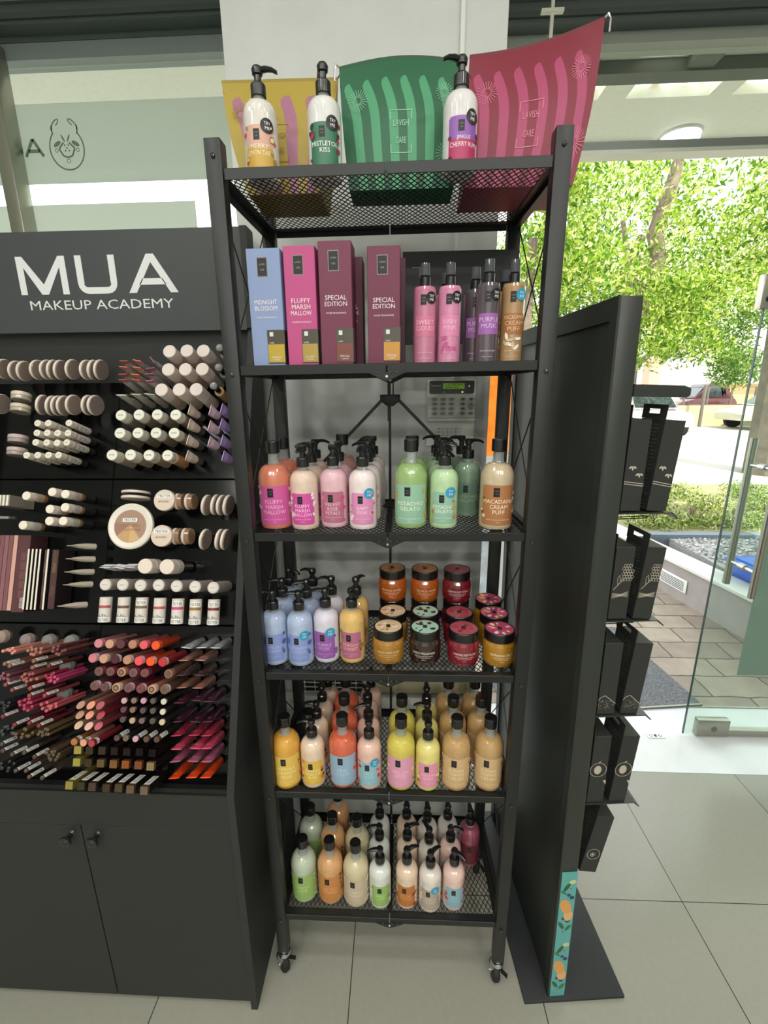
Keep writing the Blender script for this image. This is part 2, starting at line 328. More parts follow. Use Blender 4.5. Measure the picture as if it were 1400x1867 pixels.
MAKEUP = [
('gloss_slim','first row of slim lip gloss tubes',0.05,[(-0.772,1.198,'a8605c'),(-0.733,1.199,'e07a5c'),(-0.687,1.2,'a86a74')]),
('gloss_slim','second row of slim lip gloss tubes',0.05,[(-0.772,1.18,'e07a6c'),(-0.732,1.178,'e8805c'),(-0.691,1.175,'a0607c')]),
('gloss_slim','third row of slim lip gloss tubes',0.05,[(-0.771,1.158,'a8605c'),(-0.736,1.157,'e8805c'),(-0.693,1.158,'a86a7c')]),
('gloss_slim','fourth row of slim lip gloss tubes',0.05,[(-0.77,1.141,'a8605c'),(-0.732,1.141,'c87060'),(-0.691,1.138,'a86a7c')]),
('gloss_tester','tester row under the slim lip gloss tubes',0.05,[(-0.778,1.099,'e0dcd0'),(-0.735,1.101,'e0d0c8'),(-0.694,1.101,'d8d8d0')]),
('foundation','top row of wide foundation tubes',0.07,[(-0.633,1.221,'bfaaa0'),(-0.582,1.222,'bfaaa0'),(-0.534,1.221,'bfaaa0')]),
('foundation','middle row of wide foundation tubes',0.07,[(-0.633,1.166,'bfaaa0'),(-0.583,1.166,'bfaaa0'),(-0.534,1.166,'bfaaa0')]),
('foundation','bottom row of wide foundation tubes',0.07,[(-0.649,1.106,'c8b8a8'),(-0.597,1.106,'c8b8a8'),(-0.548,1.106,'c8b8a8')]),
('dome','column of dropper bottles beside the side panel',0.05,[(-0.499,1.244,'9a8a7a'),(-0.499,1.184,'8aa090'),(-0.511,1.128,'c8a070')]),
('concealer','top row of numbered concealer bottles',0.05,[(-0.774,1.039,'8c8070'),(-0.721,1.04,'8c8070'),(-0.667,1.04,'8c8070'),(-0.613,1.039,'8c8070')]),
('concealer','middle row of numbered concealer bottles',0.05,[(-0.773,0.986,'8c8070'),(-0.72,0.986,'8c8070'),(-0.667,0.986,'8c8070'),(-0.614,0.985,'8c8070')]),
('concealer','bottom row of numbered concealer bottles',0.05,[(-0.791,0.922,'b8a890'),(-0.737,0.922,'b8a890'),(-0.683,0.921,'b09a80'),(-0.629,0.92,'c89868')]),
('cream_tube','column of beige cream tubes',0.03,[(-0.584,1.063,'c8b8a8'),(-0.582,1.019,'c8b8a8'),(-0.583,0.972,'c8b8a8'),(-0.583,0.925,'c8b8a8')]),
('cream_tube','column of blush cream tubes',0.03,[(-0.522,1.06,'c8b0b4'),(-0.522,1.013,'c8b0b4'),(-0.52,0.966,'c8b0b4')]),
('purple_tube','column of purple tubes beside the side panel',0.03,[(-0.489,1.064,'a890c8'),(-0.488,1.02,'a890c8'),(-0.483,0.97,'a890c8'),(-0.477,0.924,'a890c8')]),
('compact','top row of upright powder compacts',0,[(-1.185,1.205,'cdbfb0'),(-1.144,1.199,'cdbfb0'),(-1.119,1.198,'cdbfb0'),(-1.076,1.201,'cdbfb0'),(-1.046,1.201,'cdbfb0'),(-1.028,1.201,'cdbfb0'),(-1.005,1.2,'cdbfb0'),(-0.967,1.201,'cdbfb0'),(-0.921,1.199,'cdbfb0'),(-0.902,1.199,'cdbfb0'),(-0.88,1.199,'cdbfb0')]),
('compact','second row of upright powder compacts',0,[(-1.182,1.094,'cdbfb0'),(-1.051,1.09,'cdbfb0'),(-1.021,1.087,'cdbfb0'),(-1.002,1.087,'cdbfb0'),(-0.983,1.087,'cdbfb0'),(-0.954,1.089,'cdbfb0'),(-0.908,1.088,'cdbfb0'),(-0.887,1.087,'cdbfb0')]),
('powder_jar','left powder jars',0.0,[(-1.122,1.115,'d0c4b0'),(-1.12,1.077,'d0c4b0')]),
('powder_jar','lower powder jars',0.0,[(-1.117,0.982,'c0aca8'),(-1.116,0.943,'c0aca8')]),
('stick','top row of concealer sticks',0.05,[(-1.021,1.017,'cdbfb0'),(-0.989,1.017,'cdbfb0'),(-0.927,1.017,'cdbfb0')]),
('stick','second row of concealer sticks',0.05,[(-1.02,0.988,'cdbfb0'),(-0.989,0.988,'cdbfb0'),(-0.958,0.987,'cdbfb0'),(-0.927,0.987,'cdbfb0')]),
('stick','third row of concealer sticks',0.05,[(-1.021,0.96,'cdbfb0'),(-0.988,0.959,'cdbfb0'),(-0.957,0.958,'cdbfb0'),(-0.928,0.959,'cdbfb0')]),
('stick','fourth row of concealer sticks',0.05,[(-1.044,0.922,'c8b8a0'),(-1.011,0.922,'c8b8a0'),(-0.979,0.922,'c8b8a0'),(-0.949,0.922,'c8b8a0')]),
('fat_stick','top row of thick contour sticks',0.05,[(-1.032,0.804,'c0a888'),(-0.957,0.815,'c4b0a4'),(-0.918,0.809,'c4b0a4')]),
('fat_stick','middle row of thick contour sticks',0.05,[(-0.959,0.766,'c4b0a4'),(-0.915,0.771,'c4b4a8')]),
('fat_stick','bottom row of thick contour sticks',0.05,[(-1.033,0.72,'c4b4a4'),(-0.957,0.732,'c4b4a4'),(-0.917,0.732,'c4b4a4')]),
('pale_tube','column of pale tubes beside the palettes',0.03,[(-0.907,0.664,'cfc4b4'),(-0.907,0.627,'cfc4b4'),(-0.907,0.59,'cfc4b4'),(-0.908,0.554,'cfc4b4'),(-0.919,0.495,'cfc4b4')]),
('flat_compact','pair of flat lying compacts',0.02,[(-0.729,0.817,'d8ccc0'),(-0.729,0.802,'d8ccc0')]),
('pot','tester pots',0.05,[(-0.63,0.792,'d8c4b4'),(-0.631,0.692,'d8c4b4')]),
('bronzer','bronzer',0.045,[(-0.726,0.719,'b09080')]),
('drum','top row of bronzer drums',0.02,[(-0.594,0.792,'8c6c50'),(-0.564,0.792,'8c6c50')]),
('drum','lower row of bronzer drums',0.02,[(-0.595,0.693,'8c6c50'),(-0.567,0.693,'8c6c50')]),
('compact','top compact row by the tester pots',0,[(-0.528,0.785,'d0c0b4'),(-0.502,0.786,'d0c0b4'),(-0.484,0.785,'d0c0b4'),(-0.466,0.785,'d0c0b4')]),
('compact','lower compact row by the tester pots',0,[(-0.528,0.686,'d0c8bc'),(-0.485,0.686,'d0c8bc'),(-0.469,0.686,'d0c8bc')]),
('primer_tube','primer tester tubes',0.04,[(-0.791,0.603,'d8d4e0'),(-0.753,0.603,'d8d4e0'),(-0.721,0.605,'d8d4e0')]),
('fat_cap','big capped primer bottles',0.06,[(-0.666,0.608,'d8cabc'),(-0.605,0.607,'d8cabc')]),
('balm_round','row of round ended balm tubes',0.04,[(-0.787,0.556,'c8beb4'),(-0.738,0.556,'c8beb4'),(-0.687,0.555,'c8beb4'),(-0.636,0.556,'c8beb4'),(-0.585,0.554,'c8beb4'),(-0.533,0.553,'c8beb4'),(-0.482,0.551,'c8beb4')]),
('balm_upright','row of upright tester balm tubes',0.03,[(-0.786,0.488,'a84850'),(-0.734,0.488,'6c4c40'),(-0.683,0.488,'7c6454'),(-0.632,0.487,'b05058'),(-0.581,0.486,'c8447c'),(-0.531,0.485,'94703c'),(-0.48,0.485,'702430')]),
('crayon','top row of lip crayons',0.05,[(-0.786,0.399,'d0808c'),(-0.755,0.398,'c8947c'),(-0.724,0.398,'5c2c38'),(-0.691,0.398,'b07c68'),(-0.66,0.397,'dc5864'),(-0.627,0.396,'e8501c')]),
('crayon_t','second row of lip crayons',0.06,[(-0.792,0.362,'c87880'),(-0.762,0.361,'c8947c'),(-0.73,0.36,'4c1824'),(-0.697,0.359,'b88468'),(-0.665,0.357,'e8505c'),(-0.633,0.356,'f05018'),(-0.6,0.355,'b82c34')]),
('crayon_r','third row of lip crayons',0.05,[(-0.779,0.326,'8c4c50'),(-0.747,0.326,'8c3c48'),(-0.716,0.325,'c89070'),(-0.684,0.324,'8c4c60'),(-0.652,0.324,'8c3440'),(-0.587,0.323,'946450')]),
('crayon_rt','fourth row of lip crayons',0.06,[(-0.781,0.291,'8c4450'),(-0.753,0.288,'702838'),(-0.721,0.287,'d09878'),(-0.688,0.287,'8c4058'),(-0.655,0.286,'8c2c38'),(-0.624,0.285,'d89878'),(-0.59,0.285,'805c48')]),
('slant','top row of slant cut lip pencils',0.05,[(-0.82,0.239,'b08068'),(-0.792,0.239,'dc9078'),(-0.766,0.239,'a84858')]),
('slant','second row of slant cut lip pencils',0.05,[(-0.82,0.214,'b08068'),(-0.793,0.214,'dc9078'),(-0.763,0.214,'a02c3c')]),
('slant','third row of slant cut lip pencils',0.05,[(-0.821,0.188,'c8a888'),(-0.793,0.186,'dca898'),(-0.766,0.187,'b04858')]),
('slant_t','tester row of slant cut lip pencils',0.065,[(-0.819,0.151,'a86c40'),(-0.794,0.149,'d89c80'),(-0.772,0.148,'a83440')]),
('liner','top row of eye shadow sticks',0.05,[(-0.703,0.252,'d8b0b0'),(-0.676,0.253,'8c7468'),(-0.65,0.253,'d8a0b8'),(-0.624,0.253,'5c5448'),(-0.595,0.252,'e0d8c8')]),
('liner','second row of eye shadow sticks',0.05,[(-0.703,0.229,'5c4450'),(-0.678,0.229,'8c6c5c'),(-0.65,0.228,'5c4854'),(-0.623,0.228,'5c5448'),(-0.596,0.226,'e0d8c8')]),
('liner','third row of eye shadow sticks',0.05,[(-0.703,0.204,'5c4c54'),(-0.677,0.202,'c8ac8c'),(-0.651,0.202,'7c6464'),(-0.622,0.202,'5c5448'),(-0.596,0.2,'dcc8a8')]),
('liner_t','tester row of eye shadow sticks',0.06,[(-0.709,0.161,'5c4448'),(-0.685,0.161,'746850'),(-0.659,0.16,'d8a8b8'),(-0.63,0.16,'5c4834'),(-0.602,0.16,'5c4034')]),
('lipstick','top row of square lipsticks',0.03,[(-0.832,0.117,'c8b060'),(-0.8,0.117,'4c4030'),(-0.765,0.117,'443a30'),(-0.731,0.117,'2c1c1c'),(-0.697,0.116,'241c1c'),(-0.662,0.116,'1c1414'),(-0.627,0.115,'1c1014')]),
('lipstick','middle row of square lipsticks',0.03,[(-0.832,0.086,'b8b058'),(-0.8,0.086,'4c3c2c'),(-0.766,0.085,'786040'),(-0.731,0.084,'94683c'),(-0.698,0.084,'a8602c'),(-0.663,0.083,'945838'),(-0.63,0.081,'a08c64')]),
('lipstick_t','tester row of square lipsticks',0.05,[(-0.833,0.037,'b0a050'),(-0.801,0.036,'4c4434'),(-0.771,0.035,'5c4c40'),(-0.733,0.033,'544030'),(-0.7,0.034,'64503c'),(-0.669,0.032,'806450'),(-0.632,0.03,'84705c')]),
('gloss','silver row of lip gloss tubes',0.04,[(-0.547,0.39,'b8bcc0'),(-0.505,0.391,'b8bcc0'),(-0.467,0.391,'b8bcc0')]),
('gloss','rose nude row of lip gloss tubes',0.04,[(-0.552,0.357,'b07464'),(-0.507,0.358,'b07464')]),
('gloss','dark brown row of lip gloss tubes',0.04,[(-0.556,0.318,'4c3438'),(-0.508,0.319,'4c3438')]),
('gloss','nude brown row of lip gloss tubes',0.04,[(-0.554,0.286,'a87460'),(-0.51,0.286,'a87460')]),
('gloss','dark plum row of lip gloss tubes',0.04,[(-0.558,0.247,'4c1c34'),(-0.511,0.254,'4c1c34'),(-0.477,0.252,'4c1c34')]),
('gloss','plum row of lip gloss tubes',0.04,[(-0.559,0.199,'441c34'),(-0.511,0.2,'441c34'),(-0.477,0.201,'441c34')]),
('gloss','raspberry row of lip gloss tubes',0.04,[(-0.56,0.164,'b0304c'),(-0.513,0.166,'b0304c'),(-0.479,0.166,'b0304c')]),
('gloss','bright pink row of lip gloss tubes',0.04,[(-0.558,0.13,'dc4c6c'),(-0.507,0.133,'dc4c6c'),(-0.477,0.134,'dc4c6c')]),
('gloss','mauve row of lip gloss tubes',0.04,[(-0.559,0.099,'b0607c'),(-0.512,0.101,'b0607c'),(-0.475,0.101,'b0607c')]),
('gloss','bright orange row of lip gloss tubes',0.04,[(-0.56,0.058,'f04c14'),(-0.513,0.061,'f04c14'),(-0.476,0.062,'f04c14')]),
('pencil','peach bundle of lip pencils',0.05142294362932446,[(-1.023,0.382,'d08878'),(-1.033,0.377,'d08878'),(-1.026,0.37,'d08878'),(-1.05,0.375,'d08878'),(-1.043,0.378,'d08878'),(-1.02,0.375,'d08878')]),
('pencil','tan bundle of lip pencils',0.05353943007184872,[(-0.947,0.373,'a87060'),(-0.956,0.382,'9c6858'),(-0.958,0.375,'a87060'),(-0.967,0.38,'9c6858'),(-0.968,0.369,'a87060'),(-0.973,0.386,'9c6858'),(-0.959,0.368,'a87060'),(-0.945,0.383,'9c6858'),(-0.982,0.377,'a87060')]),
('pencil','dark brown bundle of lip pencils',0.048509104887701805,[(-0.913,0.376,'7c4848'),(-0.898,0.39,'6c3c3c'),(-0.913,0.385,'7c4848'),(-0.881,0.379,'6c3c3c'),(-0.895,0.368,'7c4848'),(-0.891,0.376,'6c3c3c'),(-0.905,0.369,'7c4848'),(-0.902,0.381,'6c3c3c')]),
('pencil','mauve bundle of lip pencils',0.053959277791118226,[(-1.045,0.316,'7c4c58'),(-1.05,0.308,'7c4c58'),(-1.026,0.313,'7c4c58'),(-1.034,0.312,'7c4c58'),(-1.022,0.299,'7c4c58'),(-1.041,0.303,'7c4c58'),(-1.03,0.302,'7c4c58'),(-1.05,0.301,'7c4c58')]),
('pencil','brown rose bundle of lip pencils',0.05297226677591333,[(-0.964,0.301,'a06058'),(-0.99,0.308,'94504c'),(-0.951,0.303,'a06058'),(-0.972,0.314,'94504c'),(-0.978,0.296,'a06058'),(-0.96,0.317,'94504c'),(-0.983,0.315,'a06058'),(-0.978,0.304,'94504c'),(-0.986,0.3,'a06058')]),
('pencil','pink bundle of lip pencils',0.04605431467631945,[(-0.899,0.296,'b8406c'),(-0.914,0.313,'982c4c'),(-0.913,0.298,'b8406c'),(-0.921,0.296,'982c4c'),(-0.903,0.308,'b8406c'),(-0.925,0.304,'982c4c'),(-0.894,0.303,'b8406c'),(-0.933,0.309,'982c4c'),(-0.917,0.306,'b8406c'),(-0.909,0.318,'982c4c')]),
('pencil','berry bundle of lip pencils',0.04744096510722153,[(-0.983,0.246,'a83c58'),(-0.97,0.249,'a83c58'),(-0.973,0.239,'a83c58'),(-0.993,0.234,'a83c58'),(-0.977,0.225,'a83c58'),(-0.991,0.243,'a83c58'),(-0.968,0.221,'a83c58'),(-0.96,0.242,'a83c58'),(-0.982,0.232,'a83c58'),(-0.962,0.229,'a83c58')]),
('pencil','coral bundle of lip pencils',0.048566967387127846,[(-0.926,0.227,'b8545c'),(-0.929,0.238,'b8545c'),(-0.905,0.233,'b8545c'),(-0.913,0.232,'b8545c'),(-0.914,0.222,'b8545c'),(-0.917,0.242,'b8545c'),(-0.894,0.231,'b8545c'),(-0.907,0.227,'b8545c'),(-0.895,0.238,'b8545c')]),
('pencil','black bundle of eye pencils',0.04766733571226741,[(-1.037,0.232,'26262a'),(-1.057,0.228,'26262a'),(-1.032,0.225,'26262a'),(-1.026,0.23,'26262a'),(-1.026,0.238,'26262a'),(-1.048,0.238,'26262a'),(-1.034,0.217,'26262a'),(-1.04,0.239,'26262a')]),
('pencil','dark grey bundle of eye pencils',0.049360309576241226,[(-1.019,0.172,'303434'),(-1.007,0.162,'303434'),(-1.016,0.18,'303434'),(-1.028,0.176,'303434'),(-1.037,0.163,'303434'),(-1.003,0.176,'303434'),(-1.027,0.159,'303434'),(-1.03,0.169,'303434')]),
('pencil','bronze bundle of eye pencils',0.048152772170155504,[(-0.978,0.159,'5c4830'),(-0.953,0.162,'5c4830'),(-0.993,0.16,'5c4830'),(-0.968,0.154,'5c4830'),(-0.967,0.172,'5c4830'),(-0.975,0.172,'5c4830'),(-1.001,0.161,'5c4830'),(-0.978,0.152,'5c4830'),(-0.957,0.156,'5c4830')]),
('pencil','olive bundle of eye pencils',0.054871339904055697,[(-0.909,0.163,'544830'),(-0.9,0.176,'5c4c34'),(-0.919,0.159,'544830'),(-0.897,0.165,'5c4c34'),(-0.927,0.168,'544830'),(-0.93,0.162,'5c4c34'),(-0.916,0.169,'544830'),(-0.908,0.177,'5c4c34')]),
('pencil','brown bundle of brow pencils',0.05218881990196671,[(-0.897,0.102,'5c4c3c'),(-0.88,0.097,'4c3c2c'),(-0.901,0.117,'5c4c3c'),(-0.88,0.12,'4c3c2c'),(-0.888,0.118,'5c4c3c'),(-0.896,0.11,'4c3c2c'),(-0.875,0.105,'5c4c3c'),(-0.888,0.1,'4c3c2c'),(-0.886,0.11,'5c4c3c'),(-0.871,0.112,'4c3c2c')]),
('pencil','black bundle of brow pencils',0.050513326724278336,[(-1.027,0.074,'242424'),(-1.003,0.069,'242424'),(-1.022,0.086,'242424'),(-1.0,0.076,'242424'),(-1.019,0.075,'242424'),(-0.994,0.084,'242424'),(-1.006,0.089,'242424')]),
('pencil_t','upper left tester pencils',0.065,[(-1.031,0.344,'8c5c4c'),(-1.017,0.339,'8c5c4c')]),
('pencil_t','upper middle tester pencils',0.065,[(-0.951,0.353,'8c5c4c'),(-0.953,0.336,'8c5c4c')]),
('pencil_t','upper right tester pencils',0.065,[(-0.908,0.341,'5c2c2c')]),
('pencil_t','centre tester pencils',0.065,[(-0.954,0.282,'8c3c3c'),(-0.954,0.264,'8c3c3c'),(-0.912,0.265,'8c3c3c'),(-1.003,0.277,'8c3c3c'),(-1.023,0.29,'8c3c3c')]),
('pencil_t','lower tester pencils',0.065,[(-0.987,0.189,'7c2434'),(-0.947,0.194,'7c2434'),(-0.92,0.188,'7c2434'),(-1.021,0.209,'7c2434')]),
('pencil_t','brow tester pencils',0.065,[(-1.012,0.123,'4c3c30'),(-0.985,0.115,'4c3c30'),(-0.953,0.12,'4c3c30'),(-0.924,0.111,'4c3c30'),(-1.016,0.14,'4c3c30')]),
('pencil_t','bottom tester pencils',0.065,[(-0.971,0.075,'544034'),(-0.943,0.076,'544034'),(-0.933,0.061,'544034'),(-0.898,0.06,'544034')]),
('sponge','make-up sponges',-0.02,[(-1.121,0.402,'a08c80'),(-1.045,0.394,'8c807c'),(-0.98,0.393,'80807c'),(-0.914,0.392,'80807c'),(-0.92,0.324,'707470'),(-0.92,0.247,'6c706c')]),
]
# ============================================================ the room
def tile_mat():
    m = bpy.data.materials.new('floor_tiles'); m.use_nodes = True; nt = m.node_tree; b = nt.nodes['Principled BSDF']; L = nt.links.new
    tc = nt.nodes.new('ShaderNodeTexCoord'); mp = nt.nodes.new('ShaderNodeMapping'); mp.vector_type = 'TEXTURE'
    mp.inputs['Location'].default_value = (-0.7393, 0.2734, 0); mp.inputs['Rotation'].default_value = (0, 0, 0.0091)
    L(tc.outputs['Object'], mp.inputs['Vector'])
    br = nt.nodes.new('ShaderNodeTexBrick'); br.offset = 0; br.inputs['Scale'].default_value = 1
    br.inputs['Brick Width'].default_value = 0.6099; br.inputs['Row Height'].default_value = 0.6099; br.inputs['Mortar Size'].default_value = 0.0016
    br.inputs['Mortar Smooth'].default_value = 0.1
    br.inputs['Color1'].default_value = hexc('a2a295'); br.inputs['Color2'].default_value = hexc('9c9c8f'); br.inputs['Mortar'].default_value = hexc('2c2f30')
    L(mp.outputs[0], br.inputs['Vector'])
    n = nt.nodes.new('ShaderNodeTexNoise'); n.inputs['Scale'].default_value = 60; n.inputs['Detail'].default_value = 6; L(tc.outputs['Object'], n.inputs['Vector'])
    mx = nt.nodes.new('ShaderNodeMix'); mx.data_type = 'RGBA'; mx.blend_type = 'MULTIPLY'; mx.inputs[0].default_value = 0.12
    L(br.outputs['Color'], mx.inputs[6]); L(n.outputs['Fac'], mx.inputs[7]); L(mx.outputs[2], b.inputs['Base Color'])
    b.inputs['Roughness'].default_value = 0.22; b.inputs['Specular IOR Level'].default_value = 0.5
    return m
struct(MB().box((-4, -5, -0.1), (5, 0.9, 0), tile_mat()), 'floor')
struct(MB().box((-4, 0.902, -0.1), (5, 1.40, 0.001), mat('e6eaec', 0.16, noise=0.05, nscale=5)), 'floor_threshold')
WALL = mat('d2d5d2', 0.6, noise=0.03, nscale=12, bump=0.15)
struct(MB().box((-4, -5.2, 0), (5, -5, 3.5), WALL), 'wall_back')
struct(MB().box((-4.2, -5, 0), (-4, 1.2, 3.5), WALL), 'wall_left')
struct(MB().box((5, -5, 0), (5.2, 1.2, 3.5), WALL), 'wall_right')
struct(MB().box((-4.2, -5.2, 3.5), (5.2, 1.2, 3.7), WHT), 'ceiling')
struct(MB().box((-0.468, 0.5, 0), (0.318, 1.13, 3.5), mat('d2d5d2', 0.6, noise=0.03, nscale=10, bump=0.2)), 'wall_column', bevel=0.004)
b = MB().box((-0.466, 0.47, 0.66), (0.316, 0.4995, 0.727), mat('d8dad4', 0.4)); struct(b, 'trim_1', bevel=0.003)
# roller shutter box and window frames across the shopfront
FR = mat('5d6461', 0.45, 0.2)
b = MB(); SHM = mat('4c5552', 0.5)
for x0, x1, z0 in ((-4, -0.47, 3.235), (0.32, 5, 3.165)):
    b.box((x0, 1.06, z0), (x1, 1.12, 3.5), SHM)
    for k in range(3): b.box((x0, 1.05 - .004 * k, z0 + .012 + k * .05), (x1, 1.0595, z0 + .03 + k * .05), mat(('3c4442', '5f6865', '454d4b')[k], 0.5))
struct(b, 'trim_2')
struct(MB().box((-4, 1.121, 3.216), (-0.47, 1.2, 3.275), mat('4f5855', 0.5)).box((-4, 1.124, 3.16), (-0.47, 1.2, 3.2155), mat('808a88', 0.5)), 'trim_3')
struct(MB().box((0.32, 1.121, 3.128), (5, 1.2, 3.18), mat('969c92', 0.5)), 'trim_4')
struct(MB().box((0.32, 1.14, 2.790), (5, 1.2, 2.82), mat('7e8580', 0.35, 0.6)).box((0.32, 1.135, 2.776), (5, 1.2, 2.7895), mat('c4c8bc', 0.35, 0.4)), 'trim_5')
GL = clear('f4faf6', 0.99, 0.02, 1.4)
struct(MB().box((-4, 1.164, 0.02), (-0.47, 1.172, 3.159), GL), 'window_1')
struct(MB().box((0.32, 1.164, 2.82), (5, 1.172, 3.127), GL), 'window_2')
b = MB().box((-4, 1.156, 2.741), (-0.47, 1.158, 3.03), translucent('d2d6d0', 0.8, 0.08))
t = tag(b.build('frosted_film'), 'wide frosted green film band with letter and round ornament across the left window', 'window film')
b = MB(); F = XZ(1.1535); FI = translucent('8a9c90', 0.6)
[b.line(q, .013, FI, F) for q in ([(-1.566, 2.842), (-1.527, 2.906), (-1.488, 2.842)], [(-1.552, 2.862), (-1.502, 2.862)])]
b.line([(-1.382 + .074 * math.cos(q * .1), 2.868 + .078 * math.sin(q * .1)) for q in range(-39, 9)], 0.006, FI, F)
for sx in (-1, 1):
    b.line([(-1.382 + sx * (0.034 + (.021 - .0013 * q) * math.cos(.2 + q * .45)), 2.958 + (.021 - .0013 * q) * math.sin(-.6 + q * .45)) for q in range(-2, 12)], 0.005, FI, F)
    b.line([(-1.382 + sx * .052, 2.92), (-1.382 + sx * .056, 2.935), (-1.382 + sx * .0545, 2.95)], 0.006, FI, F)
    b.disc(-1.382 + sx * 0.04, 2.885, 0.018, 0.008, FI, F, 12, rot=-sx * 0.5); b.ring(-1.382 + sx * 0.046, 2.862, 0.008, 0.003, FI, F, 10); b.disc(-1.382 + sx * 0.012, 2.905, 0.004, 0.016, FI, F, 8, rot=-sx * 0.5)
    b.line([(-1.382 + sx * 0.012, 2.89), (-1.382 + sx * 0.034, 2.868), (-1.382 + sx * 0.02, 2.842), (-1.382, 2.835)], 0.007, FI, F)
b.ring(-1.382, 2.822, 0.009, 0.003, FI, F, 10)
for dx, dz in ((-.008, .01), (.008, .01), (0, 0), (-.008, -.01), (.008, -.01)): b.disc(-1.382 + dx, 2.87 + dz, 0.004, 0.004, FI, F, 6)
b.build('printed_lettering', parent=t)
tag(MB().box((-4, 1.156, 0.3), (-0.856, 1.158, 2.662), translucent('dadcd6', 0.85, 0.08)).build('frosted_film'), 'large pale frosted film sheet on the left window behind the black header', 'window film')
# brushed steel window post
tag(MB().box((-1.615, 1.05, 0), (-1.557, 1.13, 3.2), STEEL).build('window_post', bevel=0.003), 'square brushed steel post in front of the left window', 'post')
# glass door
d = thing('door_1', 'frameless glass entrance door with long steel handles and a frosted sheet', 'door', (0, 0, 0)); d['kind'] = 'structure'; del d['label']; del d['category']
MB().box((1.6, 1.163, 0.012), (2.75, 1.173, 2.25), clear('eef6f2', 0.97, 0.02, 1.45)).build('glass_panel', parent=d)
MB().box((1.597, 1.162, 0.012), (1.6, 1.174, 2.25), mat('2c4a46', 0.2)).build('glass_edge', parent=d)
MB().box((1.66, 1.15, 0.008), (1.83, 1.186, 0.11), STEEL).disc(1.75, 0.055, 0.016, 0.016, mat('777a78', 0.3, 1), XZ(1.149)).build('floor_lock', parent=d, bevel=0.003)
MB().box((1.83, 1.152, 0.012), (2.75, 1.184, 0.05), STEEL).build('bottom_rail', parent=d)
MB().box((1.57, 1.15, 2.19), (1.72, 1.186, 2.33), STEEL).disc(1.60, 2.23, 0.012, 0.012, INK, XZ(1.149)).build('patch_fitting', parent=d, bevel=0.003)
MB().box((1.815, 1.1605, 0.39), (2.75, 1.1625, 1.13), translucent('9aaa9e', 0.75, 0.15)).build('frosted_sheet', parent=d)
for y in (1.255, 1.075):
    b = MB(); b.tube([(1.735, y, 0.875), (1.735, y, 1.63)], 0.017, STEEL, 16); h = b.build('handle', parent=d)
b = MB()
for z in (1.5, 1.0): b.tube([(1.735, 1.07, z), (1.735, 1.26, z)], 0.009, CHR, 12); b.tube([(1.735, 1.148, z), (1.735, 1.188, z)], 0.016, CHR, 16)
b.build('handle_fixing', parent=d)
struct(MB().box((1.6, 1.164, 2.262), (2.75, 1.172, 2.776), GL), 'window_3')
# keeper plate in the threshold
t = MB().box((1.40, 1.135, 0.001), (1.49, 1.172, 0.004), CHR)
FM = lambda a, b_: (a, b_, 0.0042)
for x in (1.42, 1.47): t.ring(x, 1.153, 0.009, 0.003, INK, FM, 12)
t.box((1.438, 1.145, 0.0041), (1.452, 1.162, 0.0044), INK)
tag(t.build('strike_plate'), 'small metal strike plate set in the white threshold before the glass door', 'door hardware')
# thin hanging rod
b = MB(); b.box((0.532, 0.895, 2.62), (0.542, 0.905, 3.2), mat('d8d8c8', 0.4)); b.box((0.50, 0.892, 3.09), (0.574, 0.908, 3.10), mat('d8d8c8', 0.4))
tag(b.build('hanging_rod'), 'thin pale rod with crossbar hanging near the ceiling right of the column', 'rod')
# ceiling lamps (the shop's lighting)
t0 = None
for i, (x, y) in enumerate(LAMPS):
    if t0 is None:
        t0 = thing('ceiling_light', 'small square white light on the ceiling of the shop', 'light', (x, y, CZ), 'ceiling lights')
        MB().box((-0.11, -0.11, 0), (0.11, 0.11, 0.05), WHT).build('housing', parent=t0); t = t0
        KIDS[t0.name] = list(t0.children)
    else: t = dup(t0, Matrix.Translation((x, y, CZ)))
    t['label'] = 'small square white ceiling light, %s from the left in the %s row of lights' % (ORD[i % 5], ORD[i // 5])
    la = bpy.data.lights.new('ceiling_light', 'AREA'); la.shape = 'SQUARE'; la.size = 0.13; la.energy = CEIL_W * (0.75, 0.9, 1.8, 3.0)[i // 5]; la.color = (1.0, 0.97, 0.92)
    lo = bpy.data.objects.new('lamp', la); COL.objects.link(lo); lo.parent = t; lo.location = (0, 0, -0.01)
# ---- wall fittings on the column
CF = 0.5
t = thing('cable_trunking', 'narrow white cable trunking running down the grey column to the alarm keypad', 'cable cover', (0.195, CF, 1.9))
MB().box((-0.006, -0.012, 0.0), (0.006, -0.0005, 1.6), mat('e4e6e2', 0.4)).build('trunking', parent=t, bevel=0.001)
t = thing('alarm_keypad', 'white wall alarm keypad with green display on the grey column', 'keypad', (0.193, CF - 0.001, 1.73))
PK = mat('e2e4dc', 0.4); PK2 = mat('cfd1c6', 0.45)
MB().box((-0.078, -0.02, 0.04), (0.078, 0, 0.168), PK).build('case', parent=t, bevel=0.005)
MB().prism(rrect(0.142, 0.04, 0.006, 0, 0.143), 0.003, mat('1c1e1c', 0.25), lambda x, y, q: (x, -0.021 - q, y)).build('display_bezel', parent=t)
b = MB().box((-0.028, -0.0255, 0.138), (0.04, -0.0242, 0.155), mat('7fae1c', 0.3, emit=0.12)); b.text('- -- --- ----', 0.006, 0.150, 0.056, 0.003, mat('3f5c14'), XZ(-0.0258)); b.text('---- --', 0, 0.143, 0.04, 0.003, mat('3f5c14'), XZ(-0.0258)); b.build('display', parent=t)
MB().text('Texecom', -0.052, 0.149, 0.032, 0.007, mat('b8bab8'), XZ(-0.0246)).build('maker_lettering', parent=t)
